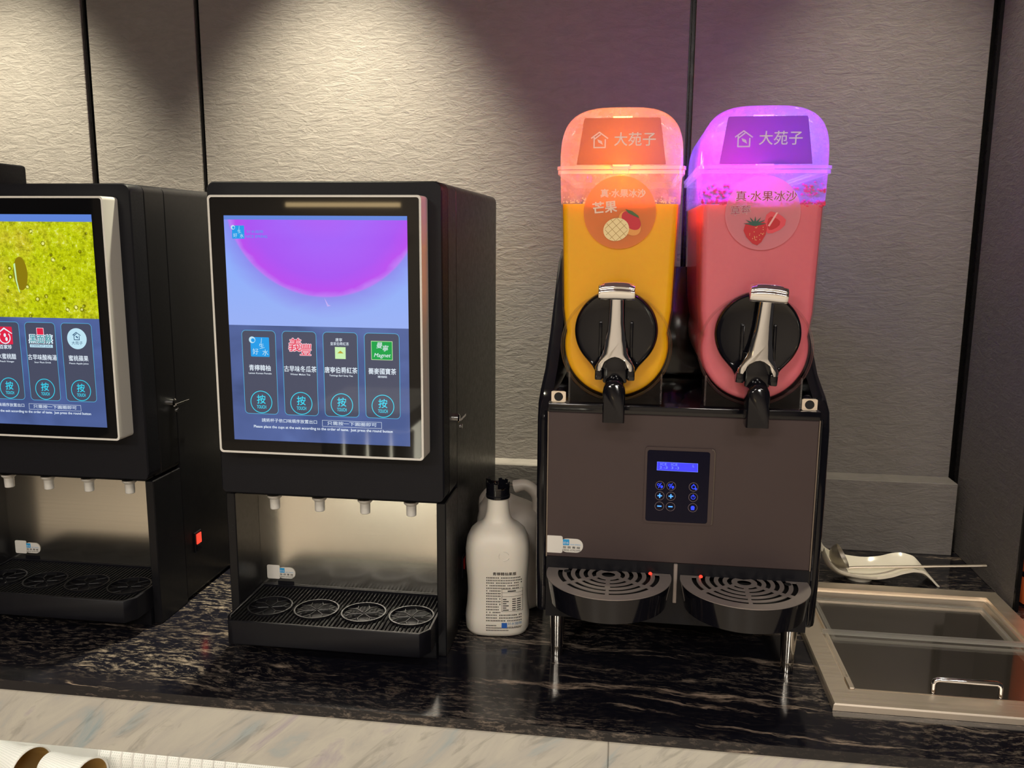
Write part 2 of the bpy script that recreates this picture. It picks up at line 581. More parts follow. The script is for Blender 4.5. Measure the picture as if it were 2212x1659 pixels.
# ------------------------------------------------------------------ counter
ctr = empty('serving_counter', (0, 0, 0))
tag(ctr, 'black veined granite counter with a grey marble front running along the slate wall', 'counter')
HX0, HX1, HY0, HY1 = 0.444, 0.808, -0.134, 0.292
mb = MB()
xs = [-2.4, HX0, HX1, 1.5]
ys = [YF, HY0, HY1, YW - 0.001]
T = 0.016
for i in range(3):
    for j in range(3):
        if i == 1 and j == 1:
            continue
        for z in (0.0, -T):
            mb.face([(xs[i], ys[j], z), (xs[i + 1], ys[j], z), (xs[i + 1], ys[j + 1], z), (xs[i], ys[j + 1], z)])
for (p, q) in (((xs[0], ys[0]), (xs[3], ys[0])), ((xs[3], ys[0]), (xs[3], ys[3])), ((xs[3], ys[3]), (xs[0], ys[3])), ((xs[0], ys[3]), (xs[0], ys[0])), ((HX0, HY0), (HX1, HY0)), ((HX1, HY0), (HX1, HY1)), ((HX1, HY1), (HX0, HY1)), ((HX0, HY1), (HX0, HY0))):
    mb.face([(p[0], p[1], 0), (q[0], q[1], 0), (q[0], q[1], -T), (p[0], p[1], -T)])
bmesh.ops.remove_doubles(mb.bm, verts=mb.bm.verts, dist=1e-5)
mb.build('worktop', MT['granite'], ctr)
for x0, x1 in ((-2.4, -1.6203), (-1.6197, 0.0997), (0.1003, 1.5)):
    MB().box(x0, x1, YF + 0.006, YF + 0.026, -0.109, -T - 0.0004).bevel(0.0015, 1).build('front_panel', MT['marble'], ctr)
# lit niche below the counter
MB().box(-2.4, -0.30, YF + 0.03, 0.30, -0.297, -0.285).build('niche_shelf', MT['niche'], ctr)
MB().box(-2.4, -0.30, 0.02, 0.03, -0.285, -T - 0.001).build('niche_back', MT['niche'], ctr)
MB().box(-0.30, -0.29, YF + 0.03, 0.30, -0.297, -T - 0.001).build('niche_side', MT['niche'], ctr)
MB().box(-0.29, 1.5, YF + 0.03, YF + 0.05, -0.9, -0.109).build('lower_panel', MT['marble'], ctr)
MB().box(-2.4, -0.29, YF + 0.05, YF + 0.07, -0.9, -0.297).build('lower_panel', MT['marble'], ctr)
MB().box(-2.3, -0.40, -0.20, -0.185, -0.030, -0.022).build('led_strip', pm('niche_led', (0.9, 0.9, 0.9), 0.3, emit=(1.0, 0.96, 0.84), es=14.0), ctr)


# ------------------------------------------------------------------ drink dispensers
DW, DH, DD = 0.371, 0.762, 0.508


def fit(v, a0, a1, b0, b1):
    return b0 + (v - a0) / (a1 - a0) * (b1 - b0)


SCR = {k: screen_mat('screen_' + k, c, e) for k, (c, e) in dict(
    white=('#e8f4ff', 1.0), cyan=('#38d8f4', 1.0), line=('#58b8e4', 1.0), card=('#50546a', 0.85), blue=('#1f9ce8', 1.0), pale=('#bfe4f4', 1.0), navy=('#244a70', 1.0),
    red=('#e02848', 1.0), pink=('#f8d0dc', 1.0), green=('#10a048', 1.0), lime=('#c8f0b0', 1.0), teal=('#108a90', 1.0), gold=('#b8a030', 1.0), top=('#5f84d8', 1.0)).items()}


def menu_bg():
    t = NT('screen_menu_background')
    nz = t.noise(t.coord((3, 3, 5)), 2.0, 3, 0.5, 0.8)
    c = t.ramp(nz, [(0.3, srgb('#4a5c90')), (0.55, srgb('#5f74b4')), (0.75, srgb('#6f88cc'))])
    p = t.b.inputs
    p['Base Color'].default_value = (0, 0, 0, 1)
    p['Roughness'].default_value = 0.04
    t.set(p['Emission Color'], c)
    p['Emission Strength'].default_value = 0.72
    return t.m


MENU = menu_bg()


def bowl_picture():
    """advertising picture: violet drink in a bowl on a pale blue ground"""
    t = NT('screen_violet_picture')
    tc = t.n('ShaderNodeTexCoord')
    sp = t.n('ShaderNodeSeparateXYZ', {0: tc.outputs['Object']})
    x, z = sp.outputs['X'], sp.outputs['Z']
    # ellipse centred high right of the picture
    dx = t.math('DIVIDE', t.math('SUBTRACT', x, 0.200), 0.152)
    dz = t.math('DIVIDE', t.math('SUBTRACT', z, 0.735), 0.145)
    d = t.math('SQRT', t.math('ADD', t.math('MULTIPLY', dx, dx), t.math('MULTIPLY', dz, dz)))
    nz = t.noise(t.coord((9, 9, 18)), 1.2, 4, 0.5, 1.0)
    dd = t.math('ADD', d, t.math('MULTIPLY', t.math('SUBTRACT', nz.outputs[0], 0.5), 0.14))
    inner = t.ramp(dd, [(0.0, srgb('#b05cf2')), (0.45, srgb('#a462f8')), (0.78, srgb('#a854f2')), (0.93, srgb('#b84cee')), (0.985, srgb('#bc78f4'))])
    ground = t.ramp(z, [(0.55, srgb('#98b0f4')), (0.70, srgb('#86acff'))])
    halo = t.ramp(dd, [(0.0, (1, 1, 1)), (0.36, (1, 1, 1)), (0.5, (0, 0, 0))])
    g2 = t.mixc(t.math('MULTIPLY', t.ramp(t.math('MULTIPLY', dd, 0.5), [(0.495, (1, 1, 1)), (0.60, (0, 0, 0))]).outputs[0], 0.5), ground.outputs[0], srgb('#8858e0'))
    mask = t.ramp(t.math('MULTIPLY', d, 0.5), [(0.492, (0, 0, 0)), (0.502, (1, 1, 1))])
    c = t.mixc(mask.outputs[0], inner.outputs[0], g2)
    p = t.b.inputs
    p['Base Color'].default_value = (0, 0, 0, 1)
    p['Roughness'].default_value = 0.04
    t.set(p['Emission Color'], c)
    p['Emission Strength'].default_value = 1.0
    return t.m


def bubble_picture():
    t = NT('screen_yellow_bubble_picture')
    v = t.coord((1, 1, 1))
    vo = t.n('ShaderNodeTexVoronoi', {'Vector': v, 'Scale': 62.0, 'Randomness': 1.0})
    vo2 = t.n('ShaderNodeTexVoronoi', {'Vector': v, 'Scale': 210.0, 'Randomness': 1.0})
    big = t.noise(v, 9.0, 4, 0.6)
    fine = t.noise(v, 160.0, 4, 0.7)
    base = t.ramp(big, [(0.3, srgb('#b8c000')), (0.5, srgb('#c8d410')), (0.7, srgb('#d2c030'))])
    ring = t.ramp(vo.outputs['Distance'], [(0.0, srgb('#c8d018')), (0.09, srgb('#f8f8b0')), (0.14, srgb('#d8d840')), (0.19, srgb('#6c6c00')), (0.28, srgb('#b8c008'))])
    pick = t.ramp(t.n('ShaderNodeSeparateColor', {0: vo.outputs['Color']}).outputs[0], [(0.52, (0, 0, 0)), (0.54, (1, 1, 1))])
    near = t.ramp(vo.outputs['Distance'], [(0.24, (1, 1, 1)), (0.30, (0, 0, 0))])
    c = t.mixc(t.math('MULTIPLY', pick.outputs[0], near.outputs[0]), base.outputs[0], ring.outputs[0])
    sm = t.ramp(vo2.outputs['Distance'], [(0.08, srgb('#e8f080')), (0.22, srgb('#a8a808')), (0.4, (1, 1, 1, 1))])
    c = t.mixc(0.7, c, t.mixc(1.0, c, t.ramp(fine, [(0.35, (0.30,) * 3), (0.55, (1.0,) * 3)]).outputs[0], 'MULTIPLY'))
    c = t.mixc(t.ramp(fine, [(0.60, (0,) * 3), (0.72, (0.7,) * 3)]).outputs[0], c, srgb('#f4f8a0'))
    c = t.mixc(t.ramp(vo2.outputs['Distance'], [(0.1, (0.6,) * 3), (0.22, (0,) * 3)]).outputs[0], c, srgb('#dce850'))
    p = t.b.inputs
    p['Base Color'].default_value = (0, 0, 0, 1)
    p['Roughness'].default_value = 0.04
    t.set(p['Emission Color'], c)
    p['Emission Strength'].default_value = 1.0
    return t.m


GF = -0.040            # glass front (local y)
SX0, SX1, SZ0, SZ1 = 0.046, 0.328, 0.3665, 0.710
SPLIT = 0.546


def flat_obj(name, poly, y, mat, parent):
    mb = MB()
    mb.flat(poly, y)
    return mb.build(name, mat, parent, recalc=False)


def water_logo(parent, cx, cz, s, y, name='drink_logo'):
    o = flat_obj(name, rrect(cx - s / 2, cx + s / 2, cz - s / 2, cz + s / 2, s * 0.04), y, SCR['blue'], parent)
    mb = MB()
    ring_flat(mb, circ(cx - s * 0.40, cz + s * 0.36, s * 0.17), circ(cx - s * 0.36, cz + s * 0.34, s * 0.10), y - 0.0002)
    mb.build('logo_ring', SCR['pale'], parent, recalc=False)
    text('logo_writing', '好', s * 0.34, cx - s * 0.24, cz - s * 0.26, y - 0.0002, SCR['pale'], parent)
    text('logo_writing', '生', s * 0.30, cx + s * 0.10, cz + s * 0.04, y - 0.0002, SCR['pale'], parent, rotate=0.2)
    text('logo_writing', '水', s * 0.34, cx + s * 0.28, cz - s * 0.30, y - 0.0002, SCR['pale'], parent)
    mb = MB()
    mb.flat([(cx + s * 0.06, cz + s * 0.20), (cx + s * 0.09, cz + s * 0.20), (cx + s * 0.12, cz + s * 0.46), (cx + s * 0.10, cz + s * 0.46)], y - 0.0002)
    mb.build('logo_stroke', SCR['pale'], parent, recalc=False)
    return o


def service_sticker(parent, x0, z0, k, y, scr=False):
    """white sticker: square tile joined to a rounded tab with a blue emblem and a service number"""
    mb = MB()
    sq = rrect(x0, x0 + 0.026 * k, z0, z0 + 0.028 * k, 0.003 * k, 4)
    mb.prism_y(sq, y - 0.0004, y)
    mb.build('sticker', MT['white_sticker'], parent, label='white service sticker, square end')
    tab = rrect(x0 + 0.022 * k, x0 + 0.058 * k, z0 + 0.002 * k, z0 + 0.0245 * k, 0.0108 * k, 6)
    MB().prism_y(tab, y - 0.0007, y - 0.00035).build('sticker_tab', MT['white_sticker'], parent)
    flat_obj('sticker_emblem', rrect(x0 + 0.0265 * k, x0 + 0.0365 * k, z0 + 0.0135 * k, z0 + 0.0232 * k, 0.0006 * k), y - 0.0009, MT['blue_print'], parent)
    text('sticker_writing', '好水', 0.0045 * k, x0 + 0.0315 * k, z0 + 0.017 * k, y - 0.0011, MT['white_print'], parent)
    text('sticker_writing', 'NICE SPRING', 0.0026 * k, x0 + 0.046 * k, z0 + 0.0148 * k, y - 0.0009, MT['blue_print'], parent, width=0.016 * k)
    text('sticker_writing', '服 務 專 線', 0.0042 * k, x0 + 0.040 * k, z0 + 0.0098 * k, y - 0.0009, MT['black_print'], parent, width=0.027 * k, bold=0.01)
    text('sticker_writing', '0800-070399', 0.0042 * k, x0 + 0.040 * k, z0 + 0.0053 * k, y - 0.0009, MT['black_print'], parent, width=0.028 * k)


def make_dispenser(loc, label, kind):
    root = empty('drink_dispenser', loc)
    tag(root, label, 'dispenser', 'touch screen drink dispensers')
    # rear cabinet
    rr = rrect(0.0, DW, 0.0, DH, 0.013)
    mb = MB()
    mb.prism_y(rr, 0.102, DD)
    mb.prism_y(rrect(0.0, DW, 0.262, DH, 0.013), 0.0405, 0.102)
    mb.box(0.0, 0.0155, 0.012, 0.103, 0.0, 0.262)
    mb.box(DW - 0.0155, DW, 0.012, 0.103, 0.0, 0.262)
    mb.bevel(0.0015, 1)
    cab = mb.build('cabinet', MT['black_side'], root)
    # service door with a chamfered lower rear edge
    mb = MB()
    outer = rrect(0.0, DW, 0.266, DH, 0.013)
    secs = []
    for yy, ins in ((0.0, 0.002), (0.002, 0.0), (0.030, 0.0), (0.0385, 0.0)):
        k = 0.008 if yy > 0.035 else 0.0
        secs.append([(min(max(x, ins), DW - ins), yy, max(z, 0.266 + k + ins) - (ins if z > 0.7 else 0)) for x, z in outer])
    mb.loft(secs)
    door = mb.build('service_door', MT['black'], root)
    # lock with key, on the right flank
    lock = MB().lathe([(0.0075, 0.0), (0.0075, 0.006), (0.005, 0.008)], 20, (DW, 0.087, 0.3855), 'x').build('lock', MT['chrome'], root)
    mb = MB().box(DW + 0.008, DW + 0.0095, 0.087, 0.132, 0.380, 0.384)
    mb.lathe([(0.004, DW + 0.007), (0.004, DW + 0.012)], 12, (0, 0.087, 0.372), 'x')
    mb.bevel(0.0004, 1).build('key', MT['chrome'], lock)
    # illuminated rocker switch
    sw = MB().box(DW, DW + 0.003, 0.135, 0.160, 0.085, 0.125).bevel(0.001, 1).build('power_switch', MT['dark_plastic'], root)
    MB().box(DW + 0.003, DW + 0.005, 0.139, 0.156, 0.101, 0.121).bevel(0.0008, 1).build('rocker', MT['led_red'] if kind == 1 else pm('unlit_red_rocker', (0.25, 0.01, 0.01), 0.3), sw)
    MB().box(DW + 0.003, DW + 0.004, 0.139, 0.156, 0.088, 0.0995).bevel(0.0006, 1).build('rocker_base', MT['gloss_black'], sw)
    # screws on the left post
    for zz in (0.206, 0.196):
        MB().lathe([(0.002, 0.0115), (0.002, 0.0125)], 10, (0.0095, 0, zz), 'y').build('screw', MT['hole'], root)
    # touch screen unit
    fr_o = rrect(0.021, 0.349, 0.345, 0.740, 0.006)
    fr_i = rrect(0.0242, 0.3458, 0.3482, 0.7368, 0.004)
    mb = MB()
    ring_prism(mb, fr_o, fr_i, GF - 0.0004, -0.0003)
    frame = mb.build('screen_frame', MT['white_frame'], root)
    gm = MB().prism_y(fr_i, GF, -0.0005)
    glass = gm.build('screen_glass', MT['glass_black'], root)
    y = GF - 0.0002
    MB_ = MB()
    MB_.flat([(SX0, SZ0), (SX1, SZ0), (SX1, SPLIT), (SX0, SPLIT)], y)
    MB_.build('menu_background', MENU, glass, recalc=False)
    MB_ = MB()
    MB_.flat([(SX0, SPLIT), (SX1, SPLIT), (SX1, SZ1 - 0.006), (SX0, SZ1 - 0.006)], y)
    MB_.build('advert_picture', bowl_picture() if kind == 2 else bubble_picture(), glass, recalc=False)
    if kind == 1:
        flat_obj('picture_header', [(SX0, SZ1 - 0.010), (SX1, SZ1 - 0.010), (SX1, SZ1 + 0.0015), (SX0, SZ1 + 0.0015)], y - 0.0001, SCR['top'], glass)
    else:
        flat_obj('picture_header', [(SX0, SZ1 - 0.006), (SX1, SZ1 - 0.006), (SX1, SZ1), (SX0, SZ1)], y, SCR['top'], glass)
    yb, yt, yu = y - 0.0002, y - 0.0004, y - 0.0006
    names = ([None, ('水蜜桃醋', 'Peach Vinegar'), ('古早味酸梅湯', 'Sour Plum Drink'), ('蜜桃蘋果', 'Peace Apple Juice')] if kind == 1 else
             [('青檸韓柚', 'Lemon Korean Pomelo'), ('古早味冬瓜茶', 'Winter Melon Tea'), ('唐寧伯爵紅茶', 'Twinings Earl Grey Tea'), ('蕎麥國寶茶', '無糖 無咖啡因')])
    for k in range(4):
        cx = 0.0930 + 0.0645 * k
        x0, x1 = cx - 0.0272, cx + 0.0272
        z0, z1 = 0.4085, 0.5385
        flat_obj('menu_card', rrect(x0, x1, z0, z1, 0.0065), yb, SCR['card'], glass)
        mb = MB()
        ring_flat(mb, rrect(x0, x1, z0, z1, 0.0065), rrect(x0 + 0.0007, x1 - 0.0007, z0 + 0.0007, z1 - 0.0007, 0.0058), yt)
        mb.build('card_outline', SCR['line'], glass, recalc=False)
        mb = MB()
        ring_flat(mb, circ(cx, 0.4275, 0.0176, 40), circ(cx, 0.4275, 0.0165, 40), yt)
        mb.build('touch_button', SCR['cyan'], glass, recalc=False)
        text('button_writing', '按', 0.0148, cx, 0.4305, yt, SCR['cyan'], glass, bold=0.012)
        text('button_writing', 'TOUCH', 0.0074, cx, 0.4195, yt, SCR['cyan'], glass, width=0.0150, bold=0.015)
        if names[k] is None:
            continue
        nm, en = names[k]
        w_ = {4: 0.0345, 5: 0.043, 6: 0.0515}[len(nm)]
        text('drink_name', nm, 0.0100, cx, 0.4800, yt, SCR['white'], glass, width=w_, bold=0.012)
        text('drink_name_english', en, 0.0036, cx, 0.4722, yt, SCR['white'], glass, width=min(0.037, 0.0020 * len(en)), bold=0.01)
    lz = 0.5130
    if kind == 2:
        water_logo(glass, 0.0945, lz, 0.0300, yt)
        cx = 0.093 + 0.0645
        for dz_, m_, bo, yy in ((0, 'pink', 0.05, yt), (0, 'red', 0.0, yu)):
            text('drink_logo', '義', 0.0215, cx - 0.0075, lz + 0.003, yy, SCR[m_], glass, bold=bo, shear=0.1)
            text('drink_logo', '豐', 0.0195, cx + 0.0095, lz - 0.004, yy, SCR[m_], glass, bold=bo, shear=0.1)
        mb = MB()
        ring_flat(mb, circ(cx + 0.0175, lz + 0.005, 0.0018, 16), circ(cx + 0.0175, lz + 0.005, 0.0011, 16), yt)
        mb.build('registered_mark', SCR['pink'], glass, recalc=False)
        cx = 0.093 + 0.129
        text('logo_writing', '唐寧', 0.0056, cx - 0.002, lz + 0.0135, yt, SCR['white'], glass)
        text('logo_writing', '皇家伯爵紅茶', 0.0054, cx - 0.001, lz + 0.0075, yt, SCR['white'], glass, width=0.029)
        flat_obj('tea_box', [(cx - 0.0085, lz - 0.015), (cx + 0.0080, lz - 0.015), (cx + 0.0082, lz + 0.003), (cx - 0.0085, lz + 0.003)], yt, SCR['lime'], glass)
        flat_obj('tea_box_band', [(cx - 0.005, lz - 0.0065), (cx + 0.005, lz - 0.0065), (cx, lz - 0.0025)], yu, SCR['gold'], glass)
        cx = 0.093 + 0.1935
        flat_obj('drink_logo', [(cx - 0.0165, lz - 0.015), (cx + 0.0165, lz - 0.015), (cx + 0.0165, lz + 0.0135), (cx - 0.0165, lz + 0.0135)], yt, SCR['lime'], glass)
        flat_obj('logo_field', [(cx - 0.0158, lz - 0.0143), (cx + 0.0158, lz - 0.0143), (cx + 0.0158, lz + 0.0128), (cx - 0.0158, lz + 0.0128)], yt - 0.0001, SCR['green'], glass)
        text('logo_writing', '曼', 0.0100, cx - 0.004, lz + 0.0065, yu, SCR['white'], glass, shear=0.15)
        text('logo_writing', '寧', 0.0100, cx + 0.005, lz + 0.0020, yu, SCR['white'], glass, shear=0.15)
        text('logo_writing', 'Magnet', 0.0085, cx, lz - 0.0080, yu, SCR['white'], glass, width=0.026, shear=0.25)
        water_logo(glass, 0.0680, 0.6855, 0.0195, yt, 'brand_emblem')
        text('brand_writing', '好水國際', 0.0045, 0.0945, 0.6860, yt, SCR['blue'], glass, width=0.026)
        text('brand_writing', 'NICE SPRING', 0.0056, 0.0965, 0.6790, yt, SCR['blue'], glass, width=0.034)
        # spoon of the picture: one pale highlight on the bowl's lip
        flat_obj('picture_highlight', [(0.199, 0.590), (0.2035, 0.5765), (0.209, 0.578), (0.2050, 0.5795)], yb, screen_mat('screen_lilac', '#c0acf4'), glass)
    else:
        flat_obj('picture_spoon', circ(0.196, 0.617, 0.0125, 28, 0.0270), yb, screen_mat('screen_brown', '#8c7a10'), glass)
        flat_obj('picture_highlight', [(0.1850, 0.632), (0.1865, 0.606), (0.1905, 0.588), (0.1925, 0.586), (0.1890, 0.606), (0.1880, 0.634)], yt, SCR['lime'], glass)
        cx = 0.093 + 0.0645
        flat_obj('drink_logo', rrect(cx - 0.014, cx + 0.014, lz - 0.012, lz + 0.017, 0.0015), yt, SCR['red'], glass)
        mb = MB()
        n0 = 26
        arc_o = [(cx + 0.0105 * math.sin(t_), lz - 0.001 + 0.0105 * -math.cos(t_)) for t_ in [(-2.3 + 4.6 * i / n0) for i in range(n0 + 1)]]
        arc_i = [(cx + 0.0088 * math.sin(t_), lz - 0.001 + 0.0088 * -math.cos(t_)) for t_ in [(-2.3 + 4.6 * i / n0) for i in range(n0 + 1)]]
        for i in range(n0):
            mb.flat([arc_o[i], arc_o[i + 1], arc_i[i + 1], arc_i[i]], yu)
        mb.flat([(cx - 0.0125, lz + 0.006), (cx - 0.0005, lz + 0.0155), (cx + 0.0005, lz + 0.0155), (cx + 0.0145, lz + 0.0060), (cx + 0.0128, lz + 0.0055), (cx, lz + 0.013), (cx - 0.0110, lz + 0.0053)], yu)
        mb.flat(circ(cx + 0.0005, lz + 0.003, 0.0022, 12, 0.0032), yu)
        mb.flat(circ(cx + 0.0030, lz - 0.0035, 0.0022, 12, 0.0034), yu)
        mb.build('logo_emblem', SCR['white'], glass, recalc=False)
        text('logo_writing', '百家珍', 0.0075, cx, lz - 0.0170, yt, SCR['white'], glass, bold=0.02)
        cx = 0.093 + 0.129
        flat_obj('drink_logo', rrect(cx - 0.0065, cx + 0.0065, lz + 0.0045, lz + 0.0165, 0.001), yt, SCR['pink'], glass)
        flat_obj('logo_field', rrect(cx - 0.0056, cx + 0.0056, lz + 0.0052, lz + 0.0158, 0.001), yt - 0.0001, SCR['red'], glass)
        text('logo_writing', '黑面蔡', 0.0155, cx, lz - 0.0030, yt, SCR['white'], glass, width=0.0425, bold=0.07)
        text('logo_writing', '黑面蔡', 0.0150, cx, lz - 0.0030, yu, SCR['teal'], glass, width=0.0400, bold=0.012)
        flat_obj('logo_ribbon', [(cx - 0.0205, lz - 0.0160), (cx + 0.0205, lz - 0.0160), (cx + 0.0205, lz - 0.0110), (cx - 0.0205, lz - 0.0110)], yt, SCR['pale'], glass)
        text('logo_writing', 'STARFRUIT JUICE', 0.0042, cx, lz - 0.0135, yu, SCR['navy'], glass, width=0.036)
        cx = 0.093 + 0.1935
        flat_obj('drink_logo', circ(cx, lz, 0.0172, 36), yt, SCR['pale'], glass)
        house_mark(glass, cx - 0.0000, lz + 0.0042, 0.0115, yu, SCR['navy'])
        text('logo_writing', '大苑子', 0.0062, cx, lz - 0.0075, yu, SCR['navy'], glass, width=0.0195)
    text('instruction', '請將杯子依口味順序放置出口', 0.0064, 0.1372, 0.3985, yt, SCR['white'], glass, width=0.089)
    text('instruction', '只需按一下圓圈即可', 0.0064, 0.2370, 0.3975, yt, SCR['white'], glass, width=0.078)
    mb = MB()
    ring_flat(mb, [(0.190, 0.3925), (0.284, 0.3925), (0.284, 0.4025), (0.190, 0.4025)], [(0.1904, 0.3929), (0.2836, 0.3929), (0.2836, 0.4021), (0.1904, 0.4021)], yt)
    mb.build('instruction_box', SCR['white'], glass, recalc=False)
    text('instruction_english', 'Please place the cups at the exit according to the order of taste.  Just press the round button', 0.0058, 0.1900, 0.3885, yt, SCR['white'], glass, width=0.222, bold=0.01)
    # small microphone holes under the screen
    mb = MB()
    for i, (ux, uz) in enumerate(((0, 0), (1, 0.6), (2, 0), (3, 0.5), (1.5, -1.0), (2.6, -1.1), (0.6, -0.9), (3.6, -0.4))):
        mb.lathe([(0.0008, -0.0004), (0.0008, 0.0006)], 8, (0.075 + ux * 0.0045, 0, 0.326 + uz * 0.0035), 'y')
    mb.build('speaker_holes', MT['hole'], door, kind='stuff')
    # dispensing bay
    MB().box(0.0157, DW - 0.0157, 0.0990, 0.1015, 0.060, 0.2618).build('bay_back', MT['steel_bay'], root, label='brushed steel back of the bay')
    MB().box(0.0157, DW - 0.0157, 0.0405, 0.0990, 0.252, 0.2618).build('bay_top', MT['dark_plastic'], root)
    for k in range(4):
        nx = 0.0700 + 0.0785 * k
        mb = MB().lathe([(0.0125, 0.252), (0.0125, 0.249), (0.0085, 0.245), (0.0082, 0.2285), (0.0072, 0.2275), (0.0060, 0.2275)], 20, (nx, 0.046, 0), 'z')
        mb.build('nozzle', MT['nozzle'], root)
    service_sticker(root, 0.0265, 0.079, 0.90, 0.0988)
    flat_obj('maker_badge', [(0.046, 0.066), (0.076, 0.066), (0.076, 0.0755), (0.046, 0.0755)], 0.0988, MT['dark_plastic'], root)
    # drip tray
    tx0, tx1, ty0, ty1, tz = 0.0300, 0.3560, -0.055, 0.0985, 0.0665
    mb = MB()
    poly = [(tx0 + 0.004, ty0), (tx1 - 0.014, ty0), (tx1, ty0 + 0.020), (tx1, ty1), (tx0 - 0.0135, ty1), (tx0 - 0.0135, ty0 + 0.02), (tx0 - 0.004, ty0)]
    inner = [(tx0 + 0.004, ty0 + 0.006), (tx1 - 0.016, ty0 + 0.006), (tx1 - 0.005, ty0 + 0.022), (tx1 - 0.005, ty1 - 0.004), (tx0 - 0.009, ty1 - 0.004), (tx0 - 0.009, ty0 + 0.022), (tx0 - 0.002, ty0 + 0.006)]
    n = len(poly)
    lo = [mb.bm.verts.new((x, y_, 0.030)) for x, y_ in poly]
    hi = [mb.bm.verts.new((x, y_, tz + 0.003)) for x, y_ in poly]
    ihi = [mb.bm.verts.new((x, y_, tz + 0.003)) for x, y_ in inner]
    ilo = [mb.bm.verts.new((x, y_, tz - 0.012)) for x, y_ in inner]
    for i in range(n):
        j = (i + 1) % n
        for q in ((lo[i], lo[j], hi[j], hi[i]), (hi[i], hi[j], ihi[j], ihi[i]), (ihi[i], ihi[j], ilo[j], ilo[i])):
            mb.bm.faces.new(q)
    mb.bm.faces.new(list(reversed(lo)))
    mb.bm.faces.new(ilo)
    mb.bevel(0.001, 1)
    tray = mb.build('drip_tray', MT['dark_plastic'], root)
    MB().box(0.0158, DW - 0.0158, 0.004, 0.0985, 0.0, 0.0298).build('plinth', MT['dark_plastic'], root)
    RC = [(0.0685 + 0.0812 * k, 0.0130) for k in range(4)]
    RR = 0.0360
    mb = MB()
    x = tx0 - 0.006
    while x < tx1 - 0.007:
        y0_, y1_ = ty0 + 0.0068, ty1 - 0.0045
        if x > tx1 - 0.016:
            y0_ = ty0 + 0.007 + (x - (tx1 - 0.016)) * 1.45
        segs = [(y0_, y1_)]
        for cx, cy in RC:
            if abs(x - cx) < RR:
                h = math.sqrt(RR * RR - (x - cx) ** 2)
                new = []
                for s0, s1 in segs:
                    if cy - h > s0:
                        new.append((s0, min(s1, cy - h)))
                    if cy + h < s1:
                        new.append((max(s0, cy + h), s1))
                segs = new
        for s0, s1 in segs:
            if s1 - s0 > 0.002:
                mb.box(x - 0.0010, x + 0.0010, s0, s1, tz - 0.004, tz)
        x += 0.0066
    mb.build('drip_grille', MT['matt'], tray, kind='stuff')
    for cx, cy in RC:
        mb = MB()
        pts_o = circ(cx, cy, RR + 0.0012, 40)
        pts_i = circ(cx, cy, RR - 0.0012, 40)
        n = 40
        vs = [[mb.bm.verts.new((px, py, zz)) for px, py in pp] for zz in (tz - 0.004, tz + 0.0022) for pp in (pts_o, pts_i)]
        a0, b0, a1, b1 = vs
        for i in range(n):
            j = (i + 1) % n
            for q in ((a0[i], a0[j], a1[j], a1[i]), (b0[j], b0[i], b1[i], b1[j]), (a1[i], a1[j], b1[j], b1[i])):
                mb.bm.faces.new(q)
        for k in range(6):
            t_ = 2 * PI * k / 6 + 0.3
            c_, s_ = math.cos(t_), math.sin(t_)
            mb.tube([(cx + 0.003 * c_, cy + 0.003 * s_, tz - 0.001), (cx + 0.020 * c_, cy + 0.020 * s_, tz - 0.001)], 0.0009, 6)
            for d_ in (-0.30, 0.30):
                mb.tube([(cx + 0.020 * c_, cy + 0.020 * s_, tz - 0.001), (cx + 0.0355 * math.cos(t_ + d_), cy + 0.0355 * math.sin(t_ + d_), tz - 0.001)], 0.0009, 6)
        mb.build('cup_ring', MT['black_side'], tray)
    return root


def house_mark(parent, cx, cz, s, y, mat, name='house_emblem'):
    """outline of a little house with a leaf inside"""
    mb = MB()
    t_ = s * 0.10

    cnt = [0]

    def bar(p, q):
        cnt[0] += 1
        p, q = Vector(p), Vector(q)
        d_ = (q - p).normalized()
        nn = Vector((-d_.y, d_.x)) * t_ * 0.5
        mb.flat([tuple(p - nn), tuple(q - nn), tuple(q + nn), tuple(p + nn)], y - 0.00004 * cnt[0])
    bar((cx - s * 0.62, cz + s * 0.12), (cx - s * 0.02, cz + s * 0.56))
    bar((cx - s * 0.05, cz + s * 0.56), (cx + s * 0.60, cz + s * 0.10))
    bar((cx - s * 0.40, cz + s * 0.22), (cx - s * 0.40, cz - s * 0.56))
    bar((cx - s * 0.40, cz - s * 0.52), (cx + s * 0.44, cz - s * 0.52))
    bar((cx + s * 0.40, cz - s * 0.52), (cx + s * 0.40, cz + s * 0.06))
    bar((cx - s * 0.40, cz + s * 0.05), (cx + s * 0.06, cz + s * 0.40))
    mb.flat([(cx - s * 0.18, cz + s * 0.06), (cx - s * 0.10, cz - s * 0.16), (cx + s * 0.24, cz - s * 0.34), (cx + s * 0.14, cz - s * 0.06)], y)
    return mb.build(name, mat, parent, recalc=False)


make_dispenser((-0.541, -0.0975, 0.0), 'black drink dispenser whose touch screen shows a violet picture, beside the white jug', 2)
make_dispenser((-1.065, -0.0560, 0.0), 'black drink dispenser whose touch screen shows a yellow-green bubbly picture', 1)
mb = MB().box(-1.055, -1.0188, 0.02, 0.14, DH, DH + 0.044).bevel(0.006, 3)
tag(mb.build('black_box', MT['black']), 'small flat black box lying on top of the dispenser with the yellow-green screen', 'box')

# ------------------------------------------------------------------ slush machine
SL = empty('slush_machine', (0.192, -0.089, 0.0))
tag(SL, 'twin tank slush machine with an orange lit tank and a violet lit tank', 'slush machine')
